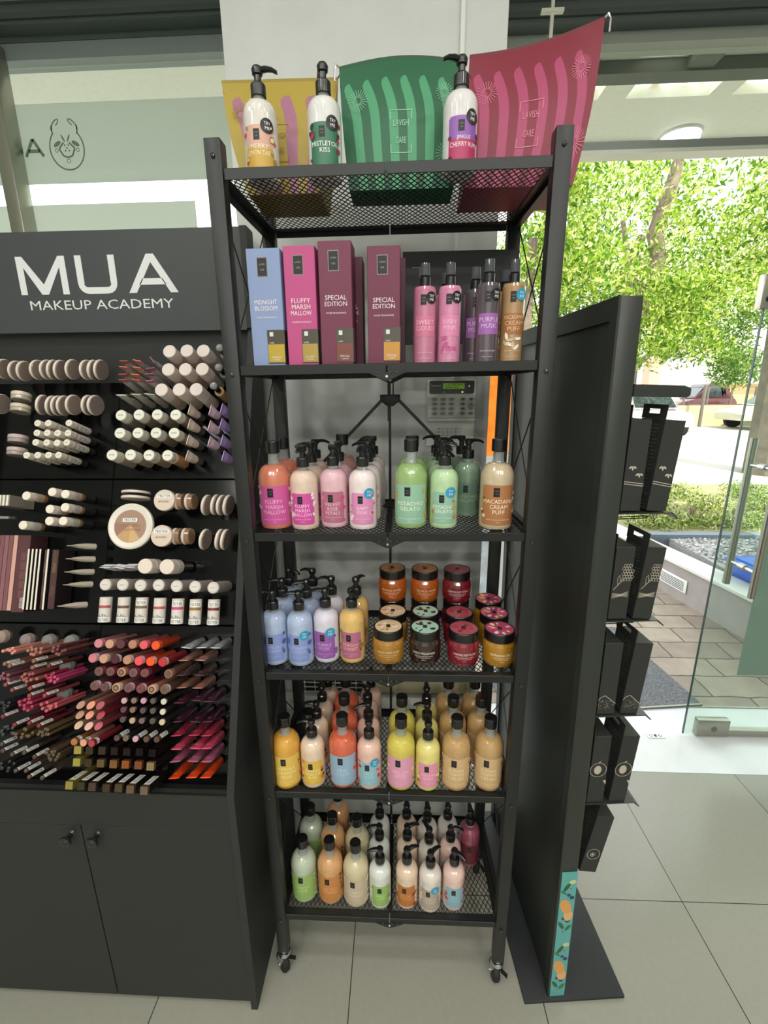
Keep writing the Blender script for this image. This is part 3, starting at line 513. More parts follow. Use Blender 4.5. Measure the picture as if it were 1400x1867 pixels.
MB().disc(0.055, 0.146, 0.003, 0.003, mat('ffffff'), XZ(-0.0246)).disc(0.034, 0.128, 0.003, 0.0015, mat('ffd080', emit=2), XZ(-0.0246)).disc(-0.024, 0.128, 0.002, 0.002, mat('d8d8d8'), XZ(-0.0246)).build('indicator_lights', parent=t)
MB().box((-0.076, -0.026, 0.047), (0.076, -0.0202, 0.118), PK2).build('key_panel', parent=t, bevel=0.002)
KB = mat('94968c', 0.5); kb = None
for r in range(4):
    for c, x in enumerate((-0.054, -0.027, 0.0, 0.036, 0.062)):
        if c == 4 and r in (1, 2): continue
        b = MB(); b.prism([(0.010 * math.cos(a * PI / 8), 0.0058 * math.sin(a * PI / 8)) for a in range(16)], 0.003, KB, lambda x_, y_, q: (x_, -q, y_))
        if c < 3: b.text('123456789*0#'[r * 3 + c], 0, 0, None, 0.006, INK, XZ(-0.0033))
        else: b.disc(0, 0, 0.003, 0.003, INK, XZ(-0.0033), 8)
        b.build('key', parent=t, loc=(x, -0.0262, 0.106 - r * 0.0148))
b = MB(); b.prism([(0.010 * math.cos(a * PI / 8), 0.013 * math.sin(a * PI / 8)) for a in range(16)], 0.003, KB, lambda x_, y_, q: (x_, -q, y_))
for s_ in (1, -1): b.disc(0, s_ * 0.006, 0.003, 0.003, INK, XZ(-0.0033), 3, rot=PI / 2 * s_)
b.build('key', parent=t, loc=(0.062, -0.0262, 0.0838))
MB().box((-0.078, -0.03, 0.036), (0.078, -0.018, 0.0465), mat('dcdcd4', 0.35)).build('hinged_flap_top', parent=t, bevel=0.002)
b = MB().box((-0.078, -0.008, -0.045), (0.078, 0, 0.0355), PK); b.box((-0.042, -0.0088, -0.026), (0.040, -0.0081, 0.022), mat('dfe0da', 0.5))
for r in range(4):
    for c in range(3):
        b.disc(-0.037 + c * 0.028, 0.012 - r * 0.011, 0.002, 0.002, INK, XZ(-0.0091), 8); b.text(['Reset', 'Chime', 'Area', 'Menu', 'Full', 'Part', 'Omit', 'Yes', 'No', 'Test', 'Arm', 'Off'][r * 3 + c], -0.024 + c * 0.028, 0.012 - r * 0.011, None, 0.0032, INK, XZ(-0.0091))
b.build('instruction_flap', parent=t)
t = thing('wall_vent', 'white wire vent grille low on the grey column behind the rack', 'vent', (-0.24, CF - 0.001, 0.75))
MB().box((-0.125, -0.004, -0.022), (0.125, 0, 0.06), mat('101010', 0.7)).build('opening', parent=t)
b = MB()
for z in (-0.02, 0.0, 0.02, 0.04, 0.058): b.box((-0.125, -0.008, z - 0.0015), (0.125, -0.0042, z + 0.0015), WHT)
for x in (-0.1, -0.06, -0.02, 0.02, 0.06, 0.1): b.box((x - 0.001, -0.0095, -0.022), (x + 0.001, -0.0082, 0.06), WHT)
b.build('wires', parent=t)
tag(MB().box((-0.11, CF - 0.012, 0.735), (0.30, CF - 0.0005, 0.83), mat('b9b28e', 0.2, noise=0.06, nscale=8)).build('stone_panel', bevel=0.002), 'polished beige stone panel low on the column beside the vent grille', 'wall panel')

# ============================================================ outside
def paver_mat():
    m = bpy.data.materials.new('stone_pavers'); m.use_nodes = True; nt = m.node_tree; b = nt.nodes['Principled BSDF']; L = nt.links.new
    tc = nt.nodes.new('ShaderNodeTexCoord'); mp = nt.nodes.new('ShaderNodeMapping'); mp.inputs['Rotation'].default_value = (0, 0, 0.0); mp.inputs['Location'].default_value = (0.1, -0.02, 0)
    n0 = nt.nodes.new('ShaderNodeTexNoise'); n0.inputs['Scale'].default_value = 9; L(tc.outputs['Object'], n0.inputs['Vector'])
    va = nt.nodes.new('ShaderNodeVectorMath'); va.operation = 'MULTIPLY_ADD'; va.inputs[1].default_value = (0.03, 0.03, 0); L(n0.outputs['Color'], va.inputs[0]); L(tc.outputs['Object'], va.inputs[2]); L(va.outputs[0], mp.inputs['Vector'])
    br = nt.nodes.new('ShaderNodeTexBrick'); br.inputs['Scale'].default_value = 1; br.inputs['Brick Width'].default_value = 0.42; br.inputs['Row Height'].default_value = 0.215
    br.inputs['Mortar Size'].default_value = 0.006; br.inputs['Color1'].default_value = hexc('c2b4a2'); br.inputs['Color2'].default_value = hexc('a8998c'); br.inputs['Mortar'].default_value = hexc('5f564f'); L(mp.outputs[0], br.inputs['Vector'])
    n = nt.nodes.new('ShaderNodeTexNoise'); n.inputs['Scale'].default_value = 7; n.inputs['Detail'].default_value = 8; L(tc.outputs['Object'], n.inputs['Vector'])
    mx = nt.nodes.new('ShaderNodeMix'); mx.data_type = 'RGBA'; mx.blend_type = 'MULTIPLY'; mx.inputs[0].default_value = 0.5
    L(br.outputs['Color'], mx.inputs[6]); L(n.outputs['Fac'], mx.inputs[7]); L(mx.outputs[2], b.inputs['Base Color']); b.inputs['Roughness'].default_value = 0.55
    bp = nt.nodes.new('ShaderNodeBump'); bp.inputs['Distance'].default_value = 0.01; L(n.outputs['Fac'], bp.inputs['Height']); L(bp.outputs['Normal'], b.inputs['Normal'])
    return m
struct(MB().box((-6, 1.402, -0.1), (2.9, 7.0, 0), paver_mat()), 'ground_pavers')
b = MB(); b.add([(-30, 7.0, 0.0), (60, 7.0, 0.0), (60, 16, 0.42), (-30, 16, 0.42), (60, 60, 0.6), (-30, 60, 0.6)], [(0, 1, 2, 3), (3, 2, 4, 5)], mat('b8b4ac', 0.9, noise=0.08, nscale=0.5))
b.box((2.9, 1.402, -0.1), (60, 6.998, -0.001), mat('8a8270', 0.9)); struct(b, 'ground_street')
struct(MB().box((-6, 1.401, -0.001), (5, 1.412, 0.006), STEEL), 'trim_6')
# door mat, rotated with the path
b = MB().box((-1.2, 0, 0.0), (0, 0.95, 0.012), mat('6c6e72', 0.95, noise=0.55, nscale=120, bump=0.8)); b.box((-1.2, 0, 0.0125), (0, 0.012, 0.014), STEEL)
tag(b.build('door_mat', loc=(1.86, 1.415, 0), rot=(0, 0, 0.12)), 'grey textured door mat outside the threshold', 'mat')
# low planter wall
A = 0.153
def prot(x, y): return (x * math.cos(A) - y * math.sin(A), x * math.sin(A) + y * math.cos(A))
t = thing('planter_wall', 'low plastered planter wall with pale stone coping beside the path', 'wall', (2.665, 2.2, 0)); t.rotation_euler = (0, 0, A)
MB().box((0, -1.0, 0), (0.16, 2.7, 0.32), mat('a39c98', 0.8, noise=0.06, nscale=9)).build('rendered_face', parent=t)
MB().box((-0.035, -1.0, 0.321), (0.20, 2.7, 0.35), mat('dfe0d8', 0.4, noise=0.05, nscale=4)).build('coping', parent=t, bevel=0.004)
v = thing('air_vent', 'small white slatted vent in the face of the low planter wall', 'vent', (2.662, 2.2, 0)); v.rotation_euler = (0, 0, A)
MB().box((-0.008, 0.62, 0.095), (0, 0.96, 0.215), WHT).build('frame', parent=v, bevel=0.003)
b = MB()
for k in range(6): b.box((-0.0105, 0.65, 0.112 + k * 0.015), (-0.0082, 0.93, 0.118 + k * 0.015), mat('555a60', 0.5))
b.build('slats', parent=v)
b = MB().box((2.93, 2.3, 0), (6.5, 3.78, 0.30), mat('a4a4a2', 0.9, noise=0.4, nscale=60))
rg = np.random.default_rng(3); peb = [mat(c, 0.8) for c in ('e0dfda', 'a4a6a8', 'bcb8b0', '74787c')]
for k in range(3400):
    x = 2.93 + rg.random() * 2.4; y = 2.3 + rg.random() * 1.48; s = 0.010 + 0.013 * rg.random(); z = 0.302 + s * 0.3
    if x < 2.86 - (y - 2.2) * 0.154 + 0.25: continue
    a = rg.random() * 6; c, q = math.cos(a) * s, math.sin(a) * s
    b.add([(x + c, y + q, z), (x - q * .7, y + c * .7, z), (x - c, y - q, z), (x + q * .7, y - c * .7, z), (x, y, z + s * .7), (x, y, z - s * .6)], [(0, 1, 4), (1, 2, 4), (2, 3, 4), (3, 0, 4)], peb[k % 4])
tag(b.build('gravel_bed', smooth=0), 'bed of grey gravel behind the low planter wall', 'gravel', kind='stuff')
struct(MB().box((2.6, 3.79, 0.0), (8, 3.90, 0.34), mat('7c8894', 0.7, noise=0.1)), 'trim_7')
struct(MB().box((2.4, 3.9, 0.0), (12, 6.6, 0.33), mat('8c8a62', 0.95, noise=0.3, nscale=14)), 'ground_planting_bed')
# blue crate
BL = mat('2c5cc8', 0.35)
t = thing('blue_crate', 'blue plastic crate with lid standing on the gravel behind the glass door', 'crate', (2.95, 2.55, 0.33)); t.rotation_euler = (0, 0, 0.1)
MB().prism([(-0.12, 0), (0.36, 0), (0.40, 0.13), (-0.16, 0.13)], 0.3, BL, lambda x, y, q: (x, q - 0.15, y)).build('tub', parent=t, bevel=0.01)
b = MB().box((-0.18, -0.17, 0.131), (0.42, 0.17, 0.165), BL); b.box((-0.13, -0.12, 0.1655), (0.37, 0.12, 0.175), mat('4c80e0', 0.35)); b.box((0.05, -0.185, 0.14), (0.16, -0.171, 0.19), BL); b.build('lid', parent=t, bevel=0.006)
MB().box((-0.02, -0.1525, 0.03), (0.14, -0.151, 0.1), mat('d8dce8')).build('paper_label', parent=t)
# ---- plants
def leaves(name, centers, radii, n, ls, mats, parent, seed, droop=0.0, shell=0.35):
    rg = np.random.default_rng(seed); k = len(centers); idx = rg.integers(0, k, n)
    C = np.array(centers)[idx]; R_ = np.array(radii)[idx]
    d = rg.normal(size=(n, 3)); d /= np.linalg.norm(d, axis=1)[:, None]
    rr = (shell + (1 - shell) * rg.random((n, 1))) ** 0.7
    P_ = C + d * rr * R_; P_[:, 2] -= droop * rg.random(n) * 0.6
    a = rg.normal(size=(n, 3)); a[:, 2] -= droop * 1.5; a /= np.linalg.norm(a, axis=1)[:, None]
    b_ = np.cross(a, rg.normal(size=(n, 3))); b_ /= np.linalg.norm(b_, axis=1)[:, None]
    s = ls * (0.6 + 0.8 * rg.random((n, 1)))
    V = np.stack([P_ - a * s, P_ + b_ * s * 0.33, P_ + a * s, P_ - b_ * s * 0.33], 1).reshape(-1, 3)
    me = bpy.data.meshes.new(name); me.vertices.add(n * 4); me.vertices.foreach_set('co', V.ravel())
    me.loops.add(n * 4); me.loops.foreach_set('vertex_index', np.arange(n * 4)); me.polygons.add(n)
    me.polygons.foreach_set('loop_start', np.arange(n) * 4); me.polygons.foreach_set('loop_total', np.full(n, 4))
    for m in mats: me.materials.append(m)
    me.polygons.foreach_set('material_index', rg.integers(0, len(mats), n)); me.update(); me.validate()
    o = bpy.data.objects.new(name, me); COL.objects.link(o); o.parent = parent; return o
LM = [translucent(c, 0.45) for c in ('6f9130', '8cab3c', '4c7428', 'b0c058', 'd4dc90')]; LM2 = [translucent(c, 0.4) for c in ('6c8c40', '4c7036', '88a050')]
BARK = mat('75675a', 0.9, noise=0.3, nscale=6, bump=0.5)
def tree(label, x, y, trunk, blobs, n, ls, mats, seed, droop=0.0, gz=0.0):
    t = thing('tree', label, 'tree', (x, y, gz), 'trees beyond the street wall')
    b = MB()
    for pts, r in trunk: b.tube([(p[0] - x, p[1] - y, p[2] - gz) for p in pts], r, BARK, 9)
    b.build('trunk', parent=t)
    leaves('crown', [(c[0] - x, c[1] - y, c[2] - gz) for c, r in blobs], [r for c, r in blobs], n, ls, mats, t, seed, droop)
    return t
rg = random.Random(5)
def cloud(x0, x1, y0, y1, z0, z1, n, r):
    return [((rg.uniform(x0, x1), rg.uniform(y0, y1), rg.uniform(z0, z1)), (r * rg.uniform(.7, 1.2), r * rg.uniform(.7, 1.2), r * rg.uniform(.5, .9))) for _ in range(n)]
tree('tree with a bent brown trunk showing through bright green foliage, nearest the doorway centre', 4.7, 8.2, [([(3.8, 8.2, 0), (4.0, 8.2, 2.0), (4.40, 8.2, 3.3), (4.62, 8.2, 4.1), (4.5, 8.2, 4.5), (4.7, 8.2, 5.4), (4.9, 8.3, 6.5)], [.17, .15, .14, .13, .14, .10, .06]), ([(4.55, 8.2, 3.2), (4.2, 8.3, 3.9), (4.0, 8.4, 4.8)], [.1, .07, .04])],
     cloud(3.2, 6.4, 7.6, 10.5, 3.6, 6.6, 26, 0.75) + cloud(4.4, 6.4, 7.3, 8.6, 2.6, 3.8, 12, 0.5) + cloud(4.0, 5.2, 7.2, 7.8, 2.2, 4.6, 8, 0.4), 15000, 0.05, LM, 11, 0.25)
tree('tree with a reddish forked trunk at the left of the doorway view', 3.6, 10.0, [([(4.7, 10, 0), (4.7, 10, 3.0), (4.85, 10, 4.2), (5.1, 10, 5.0)], [.2, .17, .13, .07])],
     cloud(2.6, 5.2, 9.4, 11.5, 2.9, 5.4, 20, 0.8), 12000, 0.055, LM + LM2, 12, 0.3)
tree('large tree with a thick ribbed trunk at the right edge behind the glass door', 7.2, 9.0, [([(7.75, 9.0, 0), (7.7, 9.0, 2.0), (7.6, 9.0, 4.0), (7.3, 9, 6)], [.34, .30, .28, .2])],
     cloud(6.3, 9.5, 8.4, 10.5, 3.9, 7.0, 22, 0.8), 10000, 0.06, LM, 13, 0.4)
tree('slender dark green tree behind the parked cars', 7.2, 14.5, [([(7.2, 14.5, 0.3), (7.4, 14.5, 2.5), (8.4, 14.5, 3.4)], [.12, .1, .07])], cloud(6.5, 11.5, 13.5, 15.5, 2.4, 4.6, 22, 0.8), 9000, 0.075, LM2, 14, 0.2, 0.3)
tree('tree whose leaves show in the gap between column and rack', 1.8, 6.5, [([(1.9, 6.5, 0), (1.95, 6.5, 4.0)], [.1, .07])], cloud(1.2, 3.0, 5.6, 7.2, 2.6, 5.8, 12, 0.55), 5000, 0.06, LM, 15, 0.3)
tree('wide background tree filling the top of the doorway view', 8.0, 16.0, [([(8.0, 16, 0.4), (8.0, 16, 6)], [.3, .2])], cloud(3.5, 15, 15, 18, 5.0, 11.5, 34, 1.7), 8000, 0.12, LM + LM2, 16, 0.3, 0.4)
for i, (x, y) in enumerate(((2.95, 4.15), (3.4, 4.2), (3.85, 4.15), (4.3, 4.2), (4.75, 4.15), (3.3, 4.85), (4.0, 4.85), (4.7, 4.85), (5.4, 4.8), (4.0, 5.6), (5.0, 5.6), (3.1, 5.6))):
    nm_ = ORD[i] + ' from left in the front row' if i < 5 else ORD[i - 5] + ' from left in the second row' if i < 9 else ('middle', 'right', 'left')[i - 9] + ' one of the back row'
    t = thing('shrub', 'leafy shrub beyond the gravel, ' + nm_, 'shrub', (x, y, 0.33), 'shrubs beyond the gravel')
    b = MB()
    for k in range(6): b.tube([(0, 0, 0), (rg.uniform(-.1, .1), rg.uniform(-.1, .1), .2)], 0.006, BARK, 5)
    b.build('stems', parent=t); hh = .10 if i < 5 else .16
    leaves('foliage', [(0, 0, hh * .6), (.12, 0, hh * .5), (-.12, .05, hh * .7)], [(.24, .26, hh)] * 3, 1200, 0.022, LM2 + [mat('c8c0a4', 0.8), LM[3], LM[4]], t, 30 + i, 0.0, 0.1)
# ---- street: wall, building, cars
t = thing('street_wall', 'pale yellow retaining wall across the street under the parked cars', 'wall', (0, 18, 0.4))
MB().box((9.3, 0, 0), (30, 0.3, 0.83), mat('c9bd92', 0.85, noise=0.1, nscale=1.5)).build('wall', parent=t)
b = MB(); b.box((9.3, 0.05, 0.831), (30, 0.1, 0.87), mat('5c5244'));
for k in range(10): b.box((9.4 + k * 0.9, 0.05, 0.87), (9.45 + k * 0.9, 0.1, 1.5), mat('6a6458'))
b.box((9.3, 0.06, 1.5), (20, 0.09, 1.53), mat('6a6458')); b.build('railing', parent=t)
t = thing('building', 'pale plastered building with balcony beyond the street on the right', 'building', (16.5, 26, 0.5))
MB().box((0, 0, 0), (16, 6, 9), mat('f6f2e8', 0.8)).build('facade', parent=t); MB().box((-2.6, 0.2, 0), (-2.0, 1, 4), mat('c49c84', 0.8)).build('pillar', parent=t)
MB().box((1, -1.2, 2.6), (6, -0.01, 2.8), mat('e0d8c8')).box((1, -1.2, 2.8), (6, -1.1, 3.6), mat('d8cfc0')).build('balcony', parent=t); MB().box((0.02, -0.02, 0.2), (14, -0.011, 1.6), mat('cfa878', 0.8)).build('coloured_base', parent=t); MB().box((3.8, -0.03, 3), (5, -0.011, 5), mat('8c8c88')).build('shutter', parent=t)
def car(label, x, y, z, rot, h, L_, suv=False, sc=1.0):
    t = thing('car', label, 'car', (x, y, z)); t.rotation_euler = (0, 0, rot); t.scale = (sc, sc, sc)
    body = mat(h, 0.3, 0.1, coat=0.6); gm = mat('3a4648', 0.1, coat=0.5)
    W2 = 0.82; H1 = 0.95 if suv else 0.84; H2 = 1.72 if suv else 1.42
    low = [(0, .32), (0, .62), (.15, .74), (.95, H1), (L_ - .15, H1), (L_, .75), (L_, .30)]
    MB().prism(low, 2 * W2, body, lambda a, c, q: (a, q - W2, c)).build('body', parent=t, bevel=0.05)
    cab = [(.85, H1 + .001), (1.55, H2 - .06), (1.85, H2), (L_ - .75, H2), (L_ - (.1 if suv else .28), H1 + .001)]
    MB().prism(cab, 1.44, body, lambda a, c, q: (a, q - .72, c)).build('cabin', parent=t, bevel=0.04)
    for s_ in (-1, 1):
        for pl in ([(1.12, H1 + .06), (1.62, H2 - .12), (2.2, H2 - .1), (2.2, H1 + .06)], [(2.3, H1 + .06), (2.3, H2 - .1), (L_ - .95, H2 - .12), (L_ - .55, H1 + .06)]):
            MB().prism(pl, 0.01, gm, lambda a, c, q, s_=s_: (a, s_ * (.722 + q), c)).build('side_window', parent=t)
        for wx in (.72, L_ - .75):
            b = MB(); b.M = Matrix.Translation((wx, s_ * .80, .31)) @ Matrix.Rotation(PI / 2, 4, 'X'); b.lathe([(.18, -.1), (.31, -.09), (.31, .09), (.18, .1)], mat('1c1c1c', 0.8), 20)
            b.lathe([(.0, -.085), (.2, -.085), (.2, .085), (.0, .085)], mat('a8aaac', 0.3, 0.8), 10); b.build('wheel', parent=t)
    b = MB(); b.add([(.98, -.66, H1 + .05), (.98, .66, H1 + .05), (1.5, .6, H2 - .1), (1.5, -.6, H2 - .1)], [(0, 1, 2, 3)], gm); b.build('windscreen', parent=t, loc=(-0.06, 0, 0.03))
    b = MB(); b.box((-.02, -.78, .55), (.06, -.5, .7), mat('e8e4d8', 0.1)); b.box((-.02, .5, .55), (.06, .78, .7), mat('e8e4d8', 0.1)); b.build('headlights', parent=t)
car('pale silver hatchback at the right behind the glass door', 12.0, 16.6, 0.42, -0.05, 'c8cbb8', 3.9)
car('dark red estate car with roof rails above the street wall', 11.5, 19.6, 0.72, 0.0, '54201f', 3.0, True, 0.8)
car('bronze car beyond the street wall behind a post', 8.6, 20.2, 0.72, 0.0, '86705c', 3.8, False, 0.8)
car('white car with red rear lights half hidden by the hanging cartons', 8.55, 14.2, 0.35, 1.5, 'd8d0c8', 3.8)
tag(MB().tube([(11.62, 17.5, 0.4), (11.62, 17.5, 2.0)], 0.06, mat('77736a', 0.6, 0.5)).build('street_post'), 'grey metal post standing before the yellow street wall', 'post')
# ---- canopy over the entrance
SOF = mat('e6e4d8', 0.8, noise=0.03, nscale=30); DK = mat('585c52', 0.7)
holes = [(1.62, 1.86, [(0.72, 0.92), (1.25, 1.47), (1.98, 2.3)]), (1.975, 2.205, [(0.98, 1.17), (1.33, 1.80), (1.93, 2.25), (2.6, 3.1)])]
b = MB(); Z0, Z1 = 3.5, 3.555; y = 1.21
for (ya, yb, hs) in holes:
    b.box((-4, y, Z0), (5, ya, Z1), SOF); x = -4
    for (xa, xb) in hs: b.box((x, ya, Z0), (xa, yb, Z1), SOF); x = xb
    b.box((x, ya, Z0), (5, yb, Z1), SOF); y = yb
b.box((-4, y, Z0), (5, 2.70, Z1), SOF); b.box((-4, 2.701, Z0 - 0.03), (5, 2.76, Z1 + 0.05), mat('8f9288', 0.6))
t = thing('entrance_canopy', 'pale canopy with square skylight openings above the entrance outside', 'canopy', (0, 0, 0))
b.build('soffit', parent=t)
b = MB().box((0.35, 1.87, 3.44), (5, 1.965, 3.499), DK)
for x0, x1 in ((0.95, 1.02), (1.49, 1.62), (1.92, 1.97)): b.box((x0, 1.24, 3.45), (x1, 1.869, 3.499), DK)
b.build('dark_beams', parent=t)
for ya, yb, hs in holes:
    for xa, xb in hs: MB().box((xa - .03, ya - .03, Z1 + 0.01), (xb + .03, yb + .03, Z1 + 0.02), translucent('ffffff', 0.95, 0.0, 'b8ae9c', 9)).build('skylight_panel', parent=t)  # leaf shadows on the skylights are put into the colour as two-tone noise
for x, y, z, s, wd in ((1.885, 2.62, 3.47, 0.115, 'right of the crimson pouch'), (-1.60, 1.53, 3.47, 0.115, 'at the top left above the film band')):
    b = MB().lathe([(0, -0.012), (s, -0.01), (s, 0.012), (0, 0.014)], mat('f8faff', 0.4, emit=3.0), 32)
    t = thing('round_lamp', 'round white glowing lamp under the canopy ' + wd, 'lamp', (x, y, z), 'round canopy lamps'); b.build('diffuser', parent=t)
    MB().lathe([(0, 0.0145), (s + .006, 0.0145), (s + .006, .029), (0, .029)], WHT, 32).build('mount', parent=t)
# coloured panels outside beside the column
t = thing('advertising_panel', 'bright orange advertising panel with white frame outside behind the column edge', 'sign', (0.5, 1.62, 0))
MB().box((-0.12, 0, 1.50), (0.148, 0.03, 2.1), mat('e87820', 0.5, emit=0.9, noise=0.6, nscale=14)).build('orange_face', parent=t)
MB().box((-0.14, 0.0, 1.44), (0.16, 0.04, 1.498), WHT).box((-0.14, 0, 0), (-0.121, 0.04, 1.44), WHT).box((0.14, 0, 0), (0.16, 0.04, 1.44), WHT).build('white_frame', parent=t)
MB().box((-0.12, 0.01, 0.4), (0.139, 0.02, 1.439), mat('d4dce4', 0.5, noise=0.25, nscale=12)).build('white_face', parent=t)
t = thing('magazine_rack', 'narrow rack of colourful leaflets outside seen between rack post and black board', 'rack', (0.69, 1.75, 0))
b = MB().box((-0.02, 0.02, 0), (0.25, 0.04, 2.0), WHT); b.build('backing', parent=t)
for k in range(7): MB().box((-0.01, 0, 1.9 - k * 0.13), (0.24, 0.015, 2.01 - k * 0.13), mat(['6ca0c8', 'e8e8f0', 'c85c5c', 'e8e0d0', '88b8d8', 'd89040', '7c90c0'][k], 0.5, noise=0.5, nscale=30)).build('leaflet', parent=t)
# ============================================================ the folding rack
SZ = [2.2996, 1.9217, 1.5327, 1.1455, 0.7564, 0.2809]; RD = 0.378; RW = 0.36; RB = 0.3503; PW = 0.034; TILT = 0.0065
rack = thing('storage_rack', 'tall black metal folding rack with six mesh shelves on castors', 'rack', (0, 0, 0))
for (sx, y0) in ((-1, 0), (1, 0), (-1, 1), (1, 1)):
    hw = RW if y0 == 0 else RB; ya = 0 if y0 == 0 else RD - PW; x0 = hw - PW
    xa, xb = (x0, hw) if sx > 0 else (-hw, -x0)
    p_ = MB().box((xa, ya, 0.118), (xb, ya + PW, 2.349), RACK).build('post', parent=rack, bevel=0.0025)
    b = MB()
    for z in SZ:
        z_ = z - 0.022 if z < 2.2 else z + 0.018
        b.M = Matrix.Translation((sx * (hw - 0.017), ya - 0.0003, z_)) @ Matrix.Rotation(PI / 2, 4, 'X'); b.lathe([(0.005, 0), (0.0045, 0.002), (0.002, 0.003), (0, 0.003)], mat('26282a', 0.18, 0.6, coat=1) if y0 == 0 else RACK, 10)
    b.build('bolts', parent=p_)
    c = MB(); cx, cy = sx * (hw - 0.017), ya + 0.017
    c.lathe([(0.012, 0.117), (0.013, 0.108), (0.019, 0.106), (0.02, 0.096), (0.017, 0.09), (0, 0.09)], CHR, 16, (cx, cy, 0)); cs = c.build('caster', parent=rack)
    ang = {(-1, 0): 0.75, (1, 0): 0.05, (-1, 1): 0.4, (1, 1): -0.3}[(sx, y0)]
    M = Matrix.Translation((cx, cy, 0)) @ Matrix.Rotation(ang, 4, 'Z')
    c = MB(); c.M = M
    for s_ in (-1, 1): c.add([(s_ * .014, -.016, .092), (s_ * .014, .016, .092), (s_ * .014, .028, .03), (s_ * .014, .012, .028)], [(0, 1, 2, 3)], CHR); c.bar((s_ * .0145, 0.004, .092), (s_ * .0145, .02, .03), 0.022, 0.002, CHR, (1, 0, 0))
    c.tube([(-.018, .018, .031), (.018, .018, .031)], .004, CHR, 8); c.build('fork', parent=cs)
    c = MB(); c.M = M @ Matrix.Translation((0, 0.018, 0.031)) @ Matrix.Rotation(PI / 2, 4, 'Y'); c.lathe([(0, -.011), (.027, -.011), (.031, -.006), (.031, .006), (.027, .011), (0, .011)], mat('1b1b1d', 0.6), 24); c.build('wheel', parent=cs)
    c = MB(); c.M = M; c.bar((0.016, 0.006, 0.052), (0.034, -0.006, 0.042), 0.008, 0.0025, mat('18181a', 0.5)); c.bar((0.016, 0.004, 0.047), (0.033, -0.008, 0.037), 0.007, 0.0015, CHR); c.build('brake_lever', parent=cs)
def sheared(o):
    for v in o.data.vertices: v.co.z += TILT * v.co.x
for i, z in enumerate(SZ):
    for nm, ya, yb, hw in (('front_beam', 0.005, 0.008, RW), ('back_beam', RD - 0.012, RD - 0.009, RB)):
        b = MB()
        for xa, xb in ((-hw + PW + 0.0008, -0.0012), (0.0012, hw - PW - 0.0008)):
            b.box((xa, ya, z - 0.021), (xb, yb, z), RACK)
            if nm == 'front_beam': b.box((xa, yb, z - 0.0095), (xb, 0.034, z - 0.007), RACK)
            else: b.box((xa, yb - 0.034, z - 0.0095), (xb, ya, z - 0.007), RACK)
        sheared(b.build(nm, parent=rack, bevel=0.0008, seg=1))
    for s_ in (-1, 1):
        b = MB(); b.bar((s_ * (RW - 0.009), PW, z - 0.010), (s_ * (RB - 0.009), RD - PW, z - 0.010), 0.016, 0.020, RACK)
        b.bar((s_ * (RW - 0.026), 0.034, z - 0.0083), (s_ * (RB - 0.026), RD - PW, z - 0.0083), 0.018, 0.002, RACK); sheared(b.build('side_beam', parent=rack))
    if i: b = MB(); b.box((-0.008, 0.034, z - 0.020), (0.008, RD - 0.045, z - 0.0085), RACK); sheared(b.build('centre_beam', parent=rack))
# expanded metal mesh: one mesh shared by the six shelves
b = MB(); X0, X1, Y0, Y1 = -0.333, 0.333, 0.030, 0.346; PX, PY = 0.0145, 0.0245
sl_ = PY / PX
def clip(x, y, s_):
    # segment through (x, Y0) with slope s_ clipped to the panel
    pts = []; ye = Y1; xe = x + (Y1 - Y0) / s_
    a, c = (x, Y0), (xe, Y1)
    def inter(p, q, xv): t = (xv - p[0]) / (q[0] - p[0]); return (xv, p[1] + t * (q[1] - p[1]))
    if min(a[0], c[0]) > X1 or max(a[0], c[0]) < X0: return None
    if a[0] < X0: a = inter(a, c, X0)
    elif a[0] > X1: a = inter(a, c, X1)
    if c[0] < X0: c = inter(a, c, X0)
    elif c[0] > X1: c = inter(a, c, X1)
    return a, c
k = -60
while k < 120:
    for s_ in (sl_, -sl_):
        xs = (X0 if s_ > 0 else X0) + (k if s_ > 0 else k) * PX
        r = clip(xs, Y0, s_)
        if r and abs(r[0][0] - r[1][0]) > 0.002: b.bar((r[0][0], r[0][1], 0), (r[1][0], r[1][1], 0), 0.0017, 0.0015, RACK)
    k += 1
mp_ = None
for i, z in enumerate(SZ):
    if mp_ is None: mp_ = b.build('mesh_panel', parent=rack, loc=(0, 0, z - 0.0062), smooth=0); mp_.rotation_euler = (0, -TILT, 0)
    else: c = mp_.copy(); COL.objects.link(c); c.parent = rack; c.location = (0, 0, z - 0.0062)
for i, z in enumerate(SZ[1:]):
    for ya in (0.0035, RD - 0.0085):
        b = MB().prism([(-0.042, z - 0.0195), (0.042, z - 0.0195), (0.004, z - 0.037), (-0.004, z - 0.037)], 0.0014, RACK, t0=ya)
        for x in (-0.02, 0.008, 0.022): b.M = Matrix.Translation((x, ya, z - 0.019)) @ Matrix.Rotation(PI / 2, 4, 'X'); b.lathe([(0.003, 0), (0.002, 0.002), (0, 0.002)], mat('5a5c5c', 0.4, 0.8), 8)
        b.M = Matrix.Translation((0, ya, z - 0.028)) @ Matrix.Rotation(PI / 2, 4, 'X'); b.lathe([(0.004, 0), (0.003, 0.002), (0, 0.002)], CHR, 10)
        b.build('hinge_plate', parent=rack)
Yb = RD - 0.018
b = MB().box((-0.009, Yb, 1.85), (0.001, Yb + 0.006, 1.886), RACK).box((0.006, Yb, 1.85), (0.010, Yb + 0.006, 1.886), RACK); b.box((-0.006, Yb + 0.001, 0.285), (0.002, Yb + 0.005, 1.84), RACK); b.box((-0.009, Yb, 1.775), (0.0, Yb + 0.007, 1.83), RACK); b.build('folding_pole', parent=rack)
